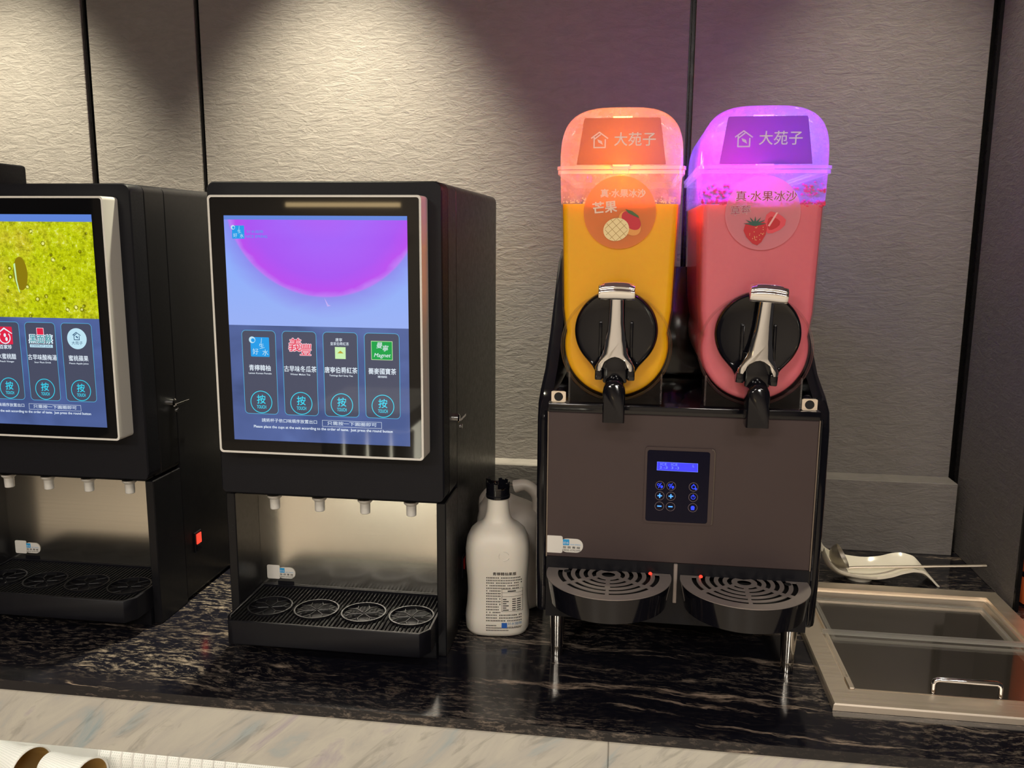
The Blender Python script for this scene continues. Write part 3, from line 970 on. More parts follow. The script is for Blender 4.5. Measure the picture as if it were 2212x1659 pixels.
# housing
mb = MB()
mb.box(-0.196, 0.196, 0.004, 0.43, 0.085, 0.415)
mb.bevel(0.003, 1).build('housing', MT['dark_plastic'], SL)
MB().box(-0.2, 0.2, -0.001, 0.006, 0.186, 0.4185).bevel(0.0015, 1).build('front_panel', MT['panel'], SL, label='bronze coated front panel')
MB().box(-0.2, 0.2, 0.0, 0.0045, 0.086, 0.186).build('lower_panel', MT['dark_plastic'], SL)
for s_ in (-1, 1):
    MB().box(s_ * 0.2 - 0.0006, s_ * 0.2 + 0.0012, -0.0018, 0.004, 0.186, 0.4185).build('panel_trim', MT['panel_edge'], SL)
# black top deck
MB().box(-0.201, 0.201, -0.002, 0.42, 0.4185, 0.4320).bevel(0.002, 2).build('top_deck', MT['gloss_black'], SL)
# rear column
mb = MB()
mb.prism_x([(0.30, 0.432), (0.43, 0.432), (0.43, 0.60), (0.37, 0.63), (0.33, 0.55)], -0.19, 0.19)
mb.bevel(0.006, 2).build('rear_column', MT['gloss_black'], SL)
# curved side panels
for s_ in (-1, 1):
    prof = [(0.020, 0.086), (0.010, 0.16), (0.004, 0.30), (0.004, 0.400), (0.012, 0.428), (0.045, 0.447), (0.11, 0.472), (0.20, 0.530), (0.28, 0.590), (0.34, 0.640), (0.40, 0.660), (0.43, 0.64), (0.43, 0.086)]
    secs = []
    for dx, ins in ((0.196, 0.0), (0.210, 0.0), (0.2155, 0.003), (0.2175, 0.009)):
        cy_ = sum(p[0] for p in prof) / len(prof)
        cz_ = sum(p[1] for p in prof) / len(prof)
        sec = []
        for (py, pz) in prof:
            vx, vz = cy_ - py, cz_ - pz
            L = math.hypot(vx, vz)
            sec.append((s_ * dx, py + vx / L * ins, pz + vz / L * ins))
        secs.append(sec)
    MB().loft(secs).build('side_panel', MT['gloss_black'], SL, sharp=50)
    MB().tube([(s_ * 0.2035, 0.000, 0.10), (s_ * 0.2035, -0.001, 0.25), (s_ * 0.2035, -0.001, 0.42)], 0.0022, 8).build('edge_moulding', MT['gloss_black'], SL)
# corner latches
for s_ in (-1, 1):
    mb = MB()
    o_, ii = [], []
    for q in range(32):
        c_, d_ = math.cos(2 * PI * q / 32 + PI / 4), math.sin(2 * PI * q / 32 + PI / 4)
        k_ = min(0.011 / max(abs(c_), 1e-6), 0.0085 / max(abs(d_), 1e-6))
        o_.append((s_ * 0.185 + c_ * k_, 0.441 + d_ * k_))
        ii.append((s_ * 0.185 + c_ * 0.0068, 0.441 + d_ * 0.0068))
    ring_prism(mb, o_, ii, 0.004, 0.008)
    lt = mb.build('corner_latch', MT['steel'], SL)
    MB().lathe([(0.0068, 0.0060), (0.0068, 0.009)], 16, (s_ * 0.185, 0, 0.441), 'y').build('latch_hole', MT['hole'], lt)
    MB().lathe([(0.007, 0.4325), (0.007, 0.449), (0.004, 0.4525)], 14, (s_ * 0.183, 0.018, 0.0), 'z').build('thumb_screw', MT['gloss_black'], SL)
# keypad
KX = 0.192
mb = MB()
ring_prism(mb, rrect(0.1405 - KX, 0.2450 - KX, 0.2498, 0.3700, 0.005), rrect(0.1440 - KX, 0.2370 - KX, 0.2530, 0.3652, 0.004), -0.0032, -0.0008)
mb.build('keypad_frame', MT['panel'], SL)
mb = MB()
pts = [(0.2430 - KX, 0.252), (0.2442 - KX, 0.254), (0.2442 - KX, 0.364), (0.2425 - KX, 0.3680), (0.2395 - KX, 0.3692)]
mb.tube([(x, -0.0034, z) for x, z in pts], 0.0009, 6)
mb.build('frame_edge', MT['panel_edge'], SL)
kp = MB().prism_y(rrect(0.1440 - KX, 0.2370 - KX, 0.2530, 0.3652, 0.004), -0.0022, -0.0008).build('keypad', pm('navy_keypad_film', (0.002, 0.002, 0.014), 0.12, spec=0.15), SL)
BL = {'lcd': screen_mat('lcd_blue', '#3838ff', 1.3), 'txt': screen_mat('lcd_pale', '#7088ff', 1.3), 'key': screen_mat('key_blue', '#2440f8', 1.2), 'hot': screen_mat('key_hot', '#50a0ff', 1.5), 'rim': pm('key_rim', srgb('#7a6a70'), 0.5)}
flat_obj('lcd', [(0.1592 - KX, 0.3340), (0.2196 - KX, 0.3335), (0.2192 - KX, 0.3463), (0.1592 - KX, 0.3466)], -0.0024, BL['lcd'], kp)
mb = MB()
ring_flat(mb, [(0.1588 - KX, 0.3336), (0.2200 - KX, 0.3331), (0.2196 - KX, 0.3467), (0.1588 - KX, 0.3470)], [(0.1592 - KX, 0.3340), (0.2196 - KX, 0.3335), (0.2192 - KX, 0.3463), (0.1592 - KX, 0.3466)], -0.0025)
mb.build('lcd_border', BL['txt'], kp, recalc=False)
text('lcd_writing', 'ICE   ICE', 0.0056, 0.1765 - KX, 0.3434, -0.0026, BL['txt'], kp, width=0.0255)
text('lcd_writing', '2 -3  3 -3', 0.0056, 0.1775 - KX, 0.3382, -0.0026, BL['txt'], kp, width=0.029)
text('lcd_writing', 'L', 0.0056, 0.2130 - KX, 0.3425, -0.0026, BL['txt'], kp)
for j, bz in enumerate((0.3098, 0.2937, 0.2772)):
    for i, bx in enumerate((0.1646, 0.1813, 0.2146)):
        x_ = bx - KX
        mb = MB()
        ring_flat(mb, circ(x_, bz, 0.0070, 28), circ(x_, bz, 0.0064, 28), -0.0025)
        mb.build('key_ring', BL['rim'], kp, recalc=False)
        mb = MB()
        y_ = -0.0026
        if i < 2 and j == 0:
            ring_flat(mb, circ(x_ - 0.0024, bz + 0.0012, 0.0022, 14), circ(x_ - 0.0024, bz + 0.0012, 0.0012, 14), y_)
            mb.flat([(x_ - 0.0030, bz - 0.0040), (x_ - 0.0018, bz - 0.0040), (x_ + 0.0022, bz + 0.0042), (x_ + 0.0010, bz + 0.0042)], y_)
            mb.flat(circ(x_ + 0.0024, bz - 0.0016, 0.0021, 12), y_)
            mb.flat([(x_ + 0.0012, bz - 0.0046), (x_ + 0.0024, bz - 0.0046), (x_ + 0.0030, bz - 0.0018), (x_ + 0.0020, bz - 0.0018)], y_)
        elif i < 2 and j == 1:
            mb.flat([(x_ - 0.0034, bz - 0.0009), (x_ + 0.0034, bz - 0.0009), (x_ + 0.0034, bz + 0.0009), (x_ - 0.0034, bz + 0.0009)], y_)
            mb.flat([(x_ - 0.0009, bz + 0.0009), (x_ + 0.0009, bz + 0.0009), (x_ + 0.0009, bz + 0.0034), (x_ - 0.0009, bz + 0.0034)], y_)
            mb.flat([(x_ - 0.0009, bz - 0.0034), (x_ + 0.0009, bz - 0.0034), (x_ + 0.0009, bz - 0.0009), (x_ - 0.0009, bz - 0.0009)], y_)
        elif i < 2:
            mb.flat(rrect(x_ - 0.0034, x_ + 0.0034, bz - 0.0009, bz + 0.0009, 0.0008, 3), y_)
        elif j == 0:
            ring_flat(mb, circ(x_, bz, 0.0034, 20), circ(x_, bz, 0.0022, 20), y_)
            mb.flat(circ(x_ + 0.0034, bz - 0.0028, 0.0018, 10), y_ - 0.0001)
            mb.flat(circ(x_, bz + 0.0036, 0.0011, 10), y_ - 0.0001)
        elif j == 1:
            ring_flat(mb, circ(x_, bz, 0.0034, 20), circ(x_, bz, 0.0025, 20), y_)
            mb.flat([(x_ - 0.0006, bz), (x_ + 0.0006, bz), (x_ + 0.0006, bz + 0.0046), (x_ - 0.0006, bz + 0.0046)], y_ - 0.0001)
        else:
            mb.flat([(x_ - 0.0024, bz - 0.0036), (x_ + 0.0024, bz - 0.0036), (x_ + 0.0030, bz + 0.0008), (x_ + 0.0016, bz + 0.0030), (x_ - 0.0016, bz + 0.0030), (x_ - 0.0030, bz + 0.0008)], y_)
        mb.build('key_symbol', BL['hot'] if (i < 2 and j > 0) else BL['key'], kp, recalc=False)
service_sticker(SL, -0.2005, 0.1925, 1.0, -0.0011)
# drip trays
for s_, tx in ((-1, -0.1015), (1, 0.1030)):
    cy, R0 = -0.016, 0.0958
    arc = []
    for i in range(41):
        t_ = PI + PI * i / 40
        arc.append((tx + R0 * math.cos(t_), cy + (R0 + 0.0005) * math.sin(t_) * 1.0))
    poly = [(tx - R0, -0.0005)] + arc + [(tx + R0, -0.0005)]
    mb = MB()
    n = len(poly)
    sc_ = lambda q, k: (tx + (q[0] - tx) * k, (q[1] if q[1] > -0.001 else cy + (q[1] - cy) * k))
    lo = [mb.bm.verts.new((*sc_(p, 0.93), 0.128)) for p in poly]
    hi = [mb.bm.verts.new((*p, 0.1667)) for p in poly]
    ih = [mb.bm.verts.new((*sc_(p, 0.965), 0.1667)) for p in poly]
    il = [mb.bm.verts.new((*sc_(p, 0.94), 0.140)) for p in poly]
    for i in range(n):
        j = (i + 1) % n
        for q in ((lo[i], lo[j], hi[j], hi[i]), (hi[i], hi[j], ih[j], ih[i]), (ih[i], ih[j], il[j], il[i])):
            mb.bm.faces.new(q)
    mb.bm.faces.new(list(reversed(lo)))
    mb.bm.faces.new(il)
    tr_ = mb.build('drip_tray', MT['gloss_black'], SL)
    MB().prism_z([sc_(p, 0.955) for p in poly], 0.1595, 0.1610).build('slot_shade', MT['hole'], tr_)  # dark sheet added below the grille in place of shade in the slots
    # slotted grille: rings, bridges, centre hole
    YC = -0.001
    top = YC - cy
    ribs = [-PI / 2, -PI / 2 - 0.98, -PI / 2 + 0.98]
    bands = [(0.0105, 0.0190, 1), (0.0190, 0.0255, 0), (0.0255, 0.0320, 1), (0.0320, 0.0385, 0), (0.0385, 0.0450, 1), (0.0450, 0.0515, 0), (0.0515, 0.0580, 1), (0.0580, 0.0645, 0), (0.0645, 0.0710, 1), (0.0710, 0.0780, 0), (0.0780, 0.0958, 1)]
    mb = MB()
    z0, z1 = 0.1668, 0.1680

    def pt(rad, u):
        al = math.asin(min(1.0, top / rad)) if rad > top else PI / 2
        t_ = (PI - al) + (PI + 2 * al) * u
        return (tx + rad * math.cos(t_), cy + rad * math.sin(t_), t_)

    NN = 96
    for ra, rb, solid in bands:
        for i in range(NN):
            u0, u1 = i / NN, (i + 1) / NN
            p = [pt(ra, u0), pt(rb, u0), pt(rb, u1), pt(ra, u1)]
            if not solid:
                tm = (p[0][2] + p[2][2]) / 2
                rm = (ra + rb) / 2
                if not any(abs(((tm - q + PI) % (2 * PI)) - PI) * rm < 0.0034 for q in ribs):
                    if not (0.071 <= ra and (u0 < 0.015 or u1 > 0.985)):
                        continue
            lo = [(q[0], q[1], z0) for q in p]
            hi = [(q[0], q[1], z1) for q in p]
            mb.loft([lo, hi], True, True, True)
    bmesh.ops.remove_doubles(mb.bm, verts=mb.bm.verts, dist=1e-5)
    # drop inner walls between joined cells
    dup = {}
    for f in list(mb.bm.faces):
        key = tuple(sorted(v.index for v in f.verts)) if False else tuple(sorted((round(v.co.x, 5), round(v.co.y, 5), round(v.co.z, 5)) for v in f.verts))
        dup.setdefault(key, []).append(f)
    bad = [f for fs in dup.values() if len(fs) > 1 for f in fs]
    bmesh.ops.delete(mb.bm, geom=bad, context='FACES_ONLY')
    mb.build('drip_grille', MT['grill'], tr_, label='grey slotted drip grille')
    MB().lathe([(0.0026, 0.1686), (0.0030, 0.1705), (0.0018, 0.172)], 12, (tx - s_ * 0.064, -0.008, 0), 'z').build('pilot_light', MT['led_red'], tr_)
    MB().lathe([(0.0055, 0.1686), (0.0050, 0.1692)], 16, (tx + s_ * 0.064, -0.014, 0), 'z').build('screw_hole', MT['hole'], tr_)
MB().box(-0.0022, 0.0040, -0.004, 0.0, 0.122, 0.186).bevel(0.001, 1).build('tray_divider', MT['grill'], SL)
# legs
for lx_, ly_ in ((-0.1845, 0.044), (0.1845, 0.044), (-0.1845, 0.38), (0.1845, 0.38)):
    lg = MB().lathe([(0.0135, 0.086), (0.0128, 0.070), (0.0105, 0.017), (0.0100, 0.0165), (0.0102, 0.0155), (0.0098, 0.0005), (0.0085, 0.0)], 24, (lx_, ly_, 0), 'z').build('leg', MT['leg'], SL, label='polished steel leg')


# tanks -----------------------------------------------------------------
def tank_sil(ins=0.0, ztop=0.776, cz=0.521, R=0.0805):
    """open silhouette from top-left round the bottom to top-right, in x,z"""
    pts = []
    w_top, w_mid = 0.0890 - ins, 0.0830 - ins
    for i in range(9):
        k = i / 8
        z = ztop + (0.575 - ztop) * k
        pts.append((-(w_mid + (w_top - w_mid) * min(1, (z - 0.575) / 0.20)), z))
    for i in range(1, 40):
        t_ = PI - 0.62 + 0.62 - (-0.62) if False else None
        ang = math.radians(160) + math.radians(220) * i / 40
        pts.append(((R - ins) * math.cos(ang), cz + (R - ins) * math.sin(ang)))
    pts += [(-x, z) for x, z in reversed(pts[:9])]
    return pts


def slush_mat(name, c0, c1):
    t = NT(name)
    nz = t.noise(t.coord((1, 1, 1)), 120.0, 5, 0.7)
    p = t.b.inputs
    t.set(p['Base Color'], t.ramp(nz, [(0.25, c0), (0.75, c1)]))
    p['Roughness'].default_value = 0.35
    p['Subsurface Weight'].default_value = 0.35
    p['Subsurface Radius'].default_value = (1.0, 0.55, 0.3)
    p['Subsurface Scale'].default_value = 0.03
    t.set(p['Normal'], t.bump(nz, 0.05, 0.001))
    return t.m


def film_mat(name, col, alpha, front=0.6):
    t = NT(name)
    t.t.nodes.remove(t.b)
    tr = t.n('ShaderNodeBsdfTransparent')
    tl = t.n('ShaderNodeBsdfTranslucent', {'Color': col + (1,)})
    df = t.n('ShaderNodeBsdfDiffuse', {'Color': col + (1,)})
    mk = t.n('ShaderNodeMixShader', {0: front, 1: tl, 2: df})
    mx = t.n('ShaderNodeMixShader', {0: alpha, 1: tr, 2: mk})
    t.set(t.out.inputs['Surface'], mx)
    return t.m


MT['plate'] = film_mat('milky_logo_plate', (0.40, 0.36, 0.33), 0.94, 0.12)
MT['logo_white'] = film_mat('white_logo_film', (0.95, 0.95, 0.95), 1.0)
FRUIT = {k: pm('fruit_' + k, srgb(c), 0.45) for k, c in dict(cream='#f8e0a8', cut='#b89050', mred='#d02838', mor='#f0a050', leaf='#4a6838', sred='#c81828', slight='#e84858', spale='#f4b0b0', seed='#f0c080', dleaf='#28584c').items()}


def make_tank(tx, kind):
    lean = 0.0 if kind == 'mango' else 0.07
    sh = MB()
    secs = []
    for yy, ins in ((0.0070, 0.010), (0.0085, 0.004), (0.014, 0.0012), (0.024, 0.0), (0.36, 0.0), (0.385, 0.006), (0.39, 0.02)):
        secs.append([(x, yy, z) for x, z in tank_sil(ins)])
    n = len(secs[0])
    rows = [[sh.bm.verts.new(p) for p in s] for s in secs]
    for r0, r1 in zip(rows, rows[1:]):
        for i in range(n - 1):
            sh.bm.faces.new((r0[i], r0[i + 1], r1[i + 1], r1[i]))
    sh.bm.faces.new(rows[0])
    sh.bm.faces.new(list(reversed(rows[-1])))
    tank = sh.build('tank', MT['tank'], SL, loc=(tx, 0, 0), sharp=50, label=('clear tank of orange mango slush' if kind == 'mango' else 'clear tank of pink strawberry slush'))
    # contents
    zt = 0.7300
    mb = MB()
    secs = []
    for yy, ins in ((0.0095, 0.013), (0.0108, 0.0062), (0.016, 0.0034), (0.026, 0.0024), (0.355, 0.0024), (0.383, 0.012)):
        secs.append([(x, yy, min(z, zt + 0.0012 * math.sin(x * 260) * math.cos(yy * 90))) for x, z in tank_sil(ins, zt)])
    mb.loft(secs)
    if kind == 'mango':
        sm = slush_mat('mango_slush', srgb('#f6b004'), srgb('#fab606'))
    else:
        sm = slush_mat('strawberry_slush', srgb('#dc6c7c'), srgb('#e0727e'))
    mb.build('slush', sm, tank, sharp=60)
    # froth and pulp clinging above the surface
    mb = MB()
    rnd = random.Random(3 if kind == 'mango' else 5)
    if kind == 'mango':
        for i in range(170):
            x, z = rnd.uniform(-0.083, 0.083), 0.7305 + abs(rnd.gauss(0, 0.0045))
            m = Matrix.Translation((x, 0.0098 + rnd.uniform(0, 0.001), z)) @ Matrix.Diagonal((1, 0.5, 1, 1))
            bmesh.ops.create_icosphere(mb.bm, subdivisions=1, radius=rnd.uniform(0.0006, 0.0016), matrix=m)
        mb.build('froth', pm('peach_froth', srgb('#ffd0a0'), 0.4), tank, kind='stuff')
    else:
        for cx0, cz0, sx_, sz_, q in ((-0.062, 0.748, 0.012, 0.0035, 40), (0.068, 0.750, 0.012, 0.005, 40), (-0.05, 0.7325, 0.025, 0.002, 90), (0.06, 0.7318, 0.02, 0.002, 60), (-0.03, 0.735, 0.02, 0.002, 40)):
            for i in range(q):
                x = max(-0.084, min(0.084, rnd.gauss(cx0, sx_)))
                m = Matrix.Translation((x, 0.0098 + rnd.uniform(0, 0.001), rnd.gauss(cz0, sz_))) @ Matrix.Diagonal((1.3, 0.5, 1, 1))
                bmesh.ops.create_icosphere(mb.bm, subdivisions=1, radius=rnd.uniform(0.0008, 0.0024), matrix=m)
        mb.build('pulp', pm('red_pulp', srgb('#e83060'), 0.4), tank, kind='stuff')
    # rim bands and latch
    def rim(z0, z1, out, name, mat):
        mb2 = MB()
        po = rrect(-0.0895 - out, 0.0895 + out, 0.0045 - out, 0.392 + out, 0.018)
        pi_ = rrect(-0.0880, 0.0880, 0.0085, 0.388, 0.016)
        n2 = len(po)
        V = [[mb2.bm.verts.new((x, y_, z)) for x, y_ in pp] for z in (z0, z1) for pp in (po, pi_)]
        for i in range(n2):
            j = (i + 1) % n2
            for q in ((V[0][i], V[0][j], V[2][j], V[2][i]), (V[1][j], V[1][i], V[3][i], V[3][j]), (V[2][i], V[2][j], V[3][j], V[3][i]), (V[0][j], V[0][i], V[1][i], V[1][j])):
                mb2.bm.faces.new(q)
        return mb2.build(name, mat, tank)
    rim(0.7725, 0.7780, 0.0030, 'tank_rim', MT['rim_acrylic'])
    rim(0.7790, 0.7835, 0.0040, 'lid_rim', MT['rim_acrylic'])
    MB().box(-0.0115, 0.0115, -0.0035, 0.0015, 0.7715, 0.7855).bevel(0.0012, 1).build('latch', MT['rim_acrylic'], tank)
    # domed lid
    def arch(ins):
        pts = []
        a_, b_, n_ = 0.0890 - ins, 0.0845 - ins, 3.3
        for i in range(41):
            t_ = PI * i / 40
            c_, s2 = math.cos(t_), math.sin(t_)
            pts.append((math.copysign(abs(c_) ** (2 / n_), c_) * a_, 0.7828 + abs(s2) ** (2 / n_) * b_))
        return pts
    mb = MB()
    secs = [[(x, yy, z) for x, z in arch(ins)] for yy, ins in ((0.0065, 0.016), (0.0075, 0.008), (0.0115, 0.0025), (0.020, 0.0), (0.33, 0.0), (0.375, 0.010), (0.388, 0.03))]
    rows = [[mb.bm.verts.new(p) for p in s] for s in secs]
    n = len(rows[0])
    for r0, r1 in zip(rows, rows[1:]):
        for i in range(n - 1):
            mb.bm.faces.new((r0[i], r0[i + 1], r1[i + 1], r1[i]))
    mb.bm.faces.new(rows[0])
    mb.bm.faces.new(list(reversed(rows[-1])))
    mb.build('lid', MT['acrylic'], tank, sharp=50)
    # logo plate just behind the lid front
    pl = [(-0.0640, 0.7855), (0.0640, 0.7855), (0.0545, 0.8490), (0.0525, 0.8508), (-0.0525, 0.8508), (-0.0545, 0.8490)]
    MB().prism_y(pl, 0.0048, 0.0060).build('logo_plate', MT['plate'], tank)
    house_mark(tank, -0.0315, 0.8200, 0.0200, 0.0045, MT['logo_white'])
    text('logo_writing', '大苑子', 0.0205, 0.0190, 0.8195, 0.0045, MT['logo_white'], tank, width=0.0590, bold=0.012)
    # round flavour sticker
    sc = film_mat('sticker_' + kind, (0.98, 0.42, 0.18) if kind == 'mango' else (0.95, 0.45, 0.52), 0.62)
    cx, cz = 0.0, 0.7175
    MB().prism_y(circ(cx, cz, 0.0525, 48), 0.0055, 0.0062).build('flavour_sticker', sc, tank)
    y0 = 0.0052
    wt, dk = MT['logo_white'], pm('sticker_ink_' + kind, srgb('#ffd8b8') if kind == 'mango' else srgb('#b01850'), 0.5)
    if kind == 'mango':
        text('flavour_writing', '真·水果冰沙', 0.0125, 0.004, 0.7440, y0, wt, tank, width=0.0645, bold=0.03)
        text('flavour_writing', '真·水果冰沙', 0.0125, 0.004, 0.7440, y0 - 0.0003, dk, tank, width=0.063, bold=0.0)
        text('flavour_writing', '芒果', 0.0180, -0.0220, 0.7235, y0, wt, tank, bold=0.03, rotate=0.10)
        text('flavour_writing', '芒果', 0.0180, -0.0220, 0.7235, y0 - 0.0003, dk, tank, rotate=0.10)
        mg = lambda t_, a0, b0, rot, ox, oz: (ox + a0 * math.cos(t_) * math.cos(rot) - b0 * math.sin(t_) * math.sin(rot), oz + a0 * math.cos(t_) * math.sin(rot) + b0 * math.sin(t_) * math.cos(rot))
        flat_obj('fruit_picture', [mg(2 * PI * i / 28, 0.0200, 0.0135, -0.9, 0.0150, 0.7020) for i in range(28)], y0, FRUIT['mor'], tank)
        flat_obj('fruit_picture', [mg(2 * PI * i / 28, 0.0165, 0.0105, -0.75, 0.0170, 0.7060) for i in range(28)], y0 - 0.0002, FRUIT['mred'], tank)
        flat_obj('fruit_picture', [mg(2 * PI * i / 28, 0.0190, 0.0165, 0.3, -0.0045, 0.6930) for i in range(28)], y0 - 0.0004, FRUIT['cream'], tank)
        mb = MB()
        for k in range(4):
            o_ = -0.012 + 0.008 * k
            for rot in (0.75, -0.80):
                L_ = math.sqrt(max(0.0, 0.0165 ** 2 - o_ ** 2))
                c_, s2 = math.cos(rot), math.sin(rot)
                p = [(-L_, o_ - 0.0003), (L_, o_ - 0.0003), (L_, o_ + 0.0003), (-L_, o_ + 0.0003)]
                mb.flat([(-0.0045 + u * c_ - v_ * s2, 0.6930 + u * s2 + v_ * c_) for u, v_ in p], y0 - 0.0006 - 0.0001 * (rot > 0))
        mb.build('fruit_picture', FRUIT['cut'], tank, recalc=False)
        flat_obj('fruit_picture', [(0.008, 0.7225), (0.018, 0.7195), (0.027, 0.7130), (0.0285, 0.7095), (0.020, 0.7130), (0.012, 0.7170)], y0 - 0.0006, FRUIT['leaf'], tank)
    else:
        text('flavour_writing', '真·水果冰沙', 0.0155, 0.0035, 0.7400, y0, wt, tank, width=0.0850, bold=0.03)
        text('flavour_writing', '真·水果冰沙', 0.0155, 0.0035, 0.7400, y0 - 0.0003, dk, tank, width=0.0840, bold=0.0)
        text('flavour_writing', '草莓', 0.0145, -0.0310, 0.7200, y0, wt, tank, bold=0.03, rotate=0.05)
        text('flavour_writing', '草莓', 0.0145, -0.0310, 0.7200, y0 - 0.0003, dk, tank, rotate=0.05)

        def berry(cx_, cz_, k, rot):
            base = [(0, -1.05), (0.35, -0.85), (0.75, -0.3), (0.92, 0.25), (0.75, 0.68), (0.3, 0.8), (-0.3, 0.8), (-0.75, 0.68), (-0.92, 0.25), (-0.75, -0.3), (-0.35, -0.85)]
            c_, s2 = math.cos(rot), math.sin(rot)
            return [(cx_ + k * (u * c_ - v_ * s2), cz_ + k * (u * s2 + v_ * c_)) for u, v_ in reversed(base)][::-1]
        flat_obj('fruit_picture', berry(0.0165, 0.7040, 0.0165, -0.5), y0, FRUIT['slight'], tank)
        flat_obj('fruit_picture', berry(0.0150, 0.7030, 0.0100, -0.5), y0 - 0.0002, FRUIT['sred'], tank)
        flat_obj('fruit_picture', [(0.008, 0.6995), (0.0105, 0.6985), (0.0215, 0.7185), (0.0185, 0.7180)], y0 - 0.0004, FRUIT['spale'], tank)
        flat_obj('fruit_picture', berry(-0.0085, 0.6905, 0.0180, 0.15), y0 - 0.0005, FRUIT['sred'], tank)
        mb = MB()
        for k in range(7):
            t_ = PI * (0.02 + 0.96 * k / 6)
            u, v_ = math.cos(t_), math.sin(t_)
            mb.flat([(-0.0100 - v_ * 0.0022, 0.7010 + u * 0.0022), (-0.0100 + v_ * 0.0022, 0.7010 - u * 0.0022), (-0.0100 + u * 0.0165, 0.7020 + v_ * 0.0110)], y0 - 0.0007 - 0.00002 * k)
        mb.build('fruit_picture', FRUIT['dleaf'], tank, recalc=False)
        mb = MB()
        for i in range(26):
            u, v_ = rnd.uniform(-0.011, 0.011), rnd.uniform(-0.013, 0.008)
            if abs(u) < 0.012 - max(0, -v_) * 0.5:
                mb.flat(circ(-0.0080 + u, 0.6905 + v_, 0.0005, 6, 0.0008), y0 - 0.0007)
        mb.build('fruit_picture', FRUIT['seed'], tank, recalc=False)
    # round front flange
    CZ = 0.5205
    MB().lathe([(0.0795, 0.0070), (0.0822, 0.0070), (0.0830, 0.0040), (0.0822, 0.0008), (0.0800, 0.0008), (0.0790, 0.0030), (0.0795, 0.0070)], 64, (0, 0, CZ), 'y', caps=False).build('front_flange', MT['clear'], tank)
    # clear base block below the flange
    bb = MB()
    poly = [(-0.0690, 0.4335), (0.0690, 0.4335), (0.0690, 0.480)] + [(0.084 * math.cos(q), CZ + 0.084 * math.sin(q)) for q in [math.radians(-37 - 106 * i / 20) for i in range(21)]] + [(-0.0690, 0.480)]
    bb.prism_y(poly, 0.0060, 0.070)
    bb.build('base_block', acrylic_mat('smoked_base', 0.05, (0.55, 0.5, 0.52)), tank, sharp=40)
    for s2 in (-1, 1):
        MB().tube([(s2 * 0.0690, 0.0055, 0.4345), (s2 * 0.0690, 0.0055, 0.4800)], 0.0013, 6).build('base_edge', MT['acrylic'], tank)
    # tap: black drop-shaped cap
    drop = []
    RC_, cz2 = 0.0610, 0.5460
    for i in range(61):
        t_ = math.radians(-42 + 264 * i / 60)
        drop.append((RC_ * math.cos(t_), cz2 + RC_ * math.sin(t_)))
    drop += [(-0.0345, 0.4930), (-0.0290, 0.4830), (-0.0285, 0.4740), (0.0285, 0.4740), (0.0290, 0.4830), (0.0345, 0.4930)]
    mb = MB()
    cxz = (0, 0.540)
    secs = []
    for yy, k in ((0.0040, 0.965), (-0.004, 1.0), (-0.012, 1.0), (-0.018, 0.975), (-0.0205, 0.93), (-0.0190, 0.86), (-0.0180, 0.30)):
        secs.append([(x * k, yy, cxz[1] + (z - cxz[1]) * k) for x, z in drop])
    mb.loft(secs)
    cap = mb.build('tap_cap', MT['gloss_black'], tank, sharp=45)
    # guide rails and slots on the cap
    for s2 in (-1, 1):
        MB().box(s2 * 0.0225 - 0.0022, s2 * 0.0225 + 0.0022, -0.0245, -0.016, 0.508, 0.560).bevel(0.0012, 2).build('guide_rail', MT['gloss_black'], cap)
    MB().box(-0.0180, 0.0180, -0.034, -0.014, 0.4700, 0.5200).bevel(0.004, 2).build('valve_block', MT['gloss_black'], cap)
    # spout
    mb = MB()
    sp = []
    for yy, z0, z1, wd in ((-0.0180, 0.430, 0.486, 0.0150), (-0.030, 0.418, 0.484, 0.0162), (-0.050, 0.4165, 0.481, 0.0163), (-0.0575, 0.4165, 0.478, 0.0156), (-0.0605, 0.4170, 0.473, 0.0140)):
        hh = z1 - z0
        sec = [(-wd, yy, z0), (wd, yy, z0), (wd, yy, z0 + hh * 0.70)]
        for i in range(1, 8):
            t_ = PI * i / 8
            sec.append((wd * math.cos(t_), yy, z0 + hh * 0.70 + hh * 0.30 * math.sin(t_)))
        sec.append((-wd, yy, z0 + hh * 0.70))
        sp.append(sec)
    mb.loft(sp)
    mb.build('spout', MT['gloss_black'], tank, sharp=50)
    # chrome lever: knob, stem, forked foot
    mb = MB()
    y0_, y1_ = -0.043, -0.033
    left = [(-0.0098, 0.598), (-0.0102, 0.585), (-0.0112, 0.560), (-0.0142, 0.535), (-0.0185, 0.515), (-0.0262, 0.5000), (-0.0285, 0.4950), (-0.0275, 0.4900), (-0.0225, 0.4895), (-0.0175, 0.4950), (-0.0120, 0.5040), (-0.0060, 0.5105), (0.0, 0.5120)]
    poly = left + [(-x, z) for x, z in reversed(left[:-1])]
    # stem as lofted ribbon with crowned front
    secs = []
    for yy, k in ((y1_, 1.0), (y0_ + 0.002, 1.0), (y0_ - 0.0005, 0.82), (y0_ - 0.0015, 0.5)):
        sec = []
        for x, z in poly:
            sgn = x
            cxx = 0.0 if z > 0.512 else math.copysign(0.0205, x) if abs(x) > 0.008 else x
            mid = -0.0 if z > 0.515 else cxx
            sec.append((mid + (x - mid) * k, yy, z if z > 0.512 else z + (0.5 - z) * 0.1 * (1 - k)))
        secs.append(sec)
    mb.loft(secs)
    mb.bm.normal_update()
    R_ = Matrix.Translation((0, 0, 0.50)) @ Matrix.Rotation(lean, 4, 'Y') @ Matrix.Translation((0, 0, -0.50))
    mb.xf(R_)
    lever = mb.build('lever', MT['chrome'], tank, sharp=40)
    mb = MB()
    secs = []
    W = 0.0258
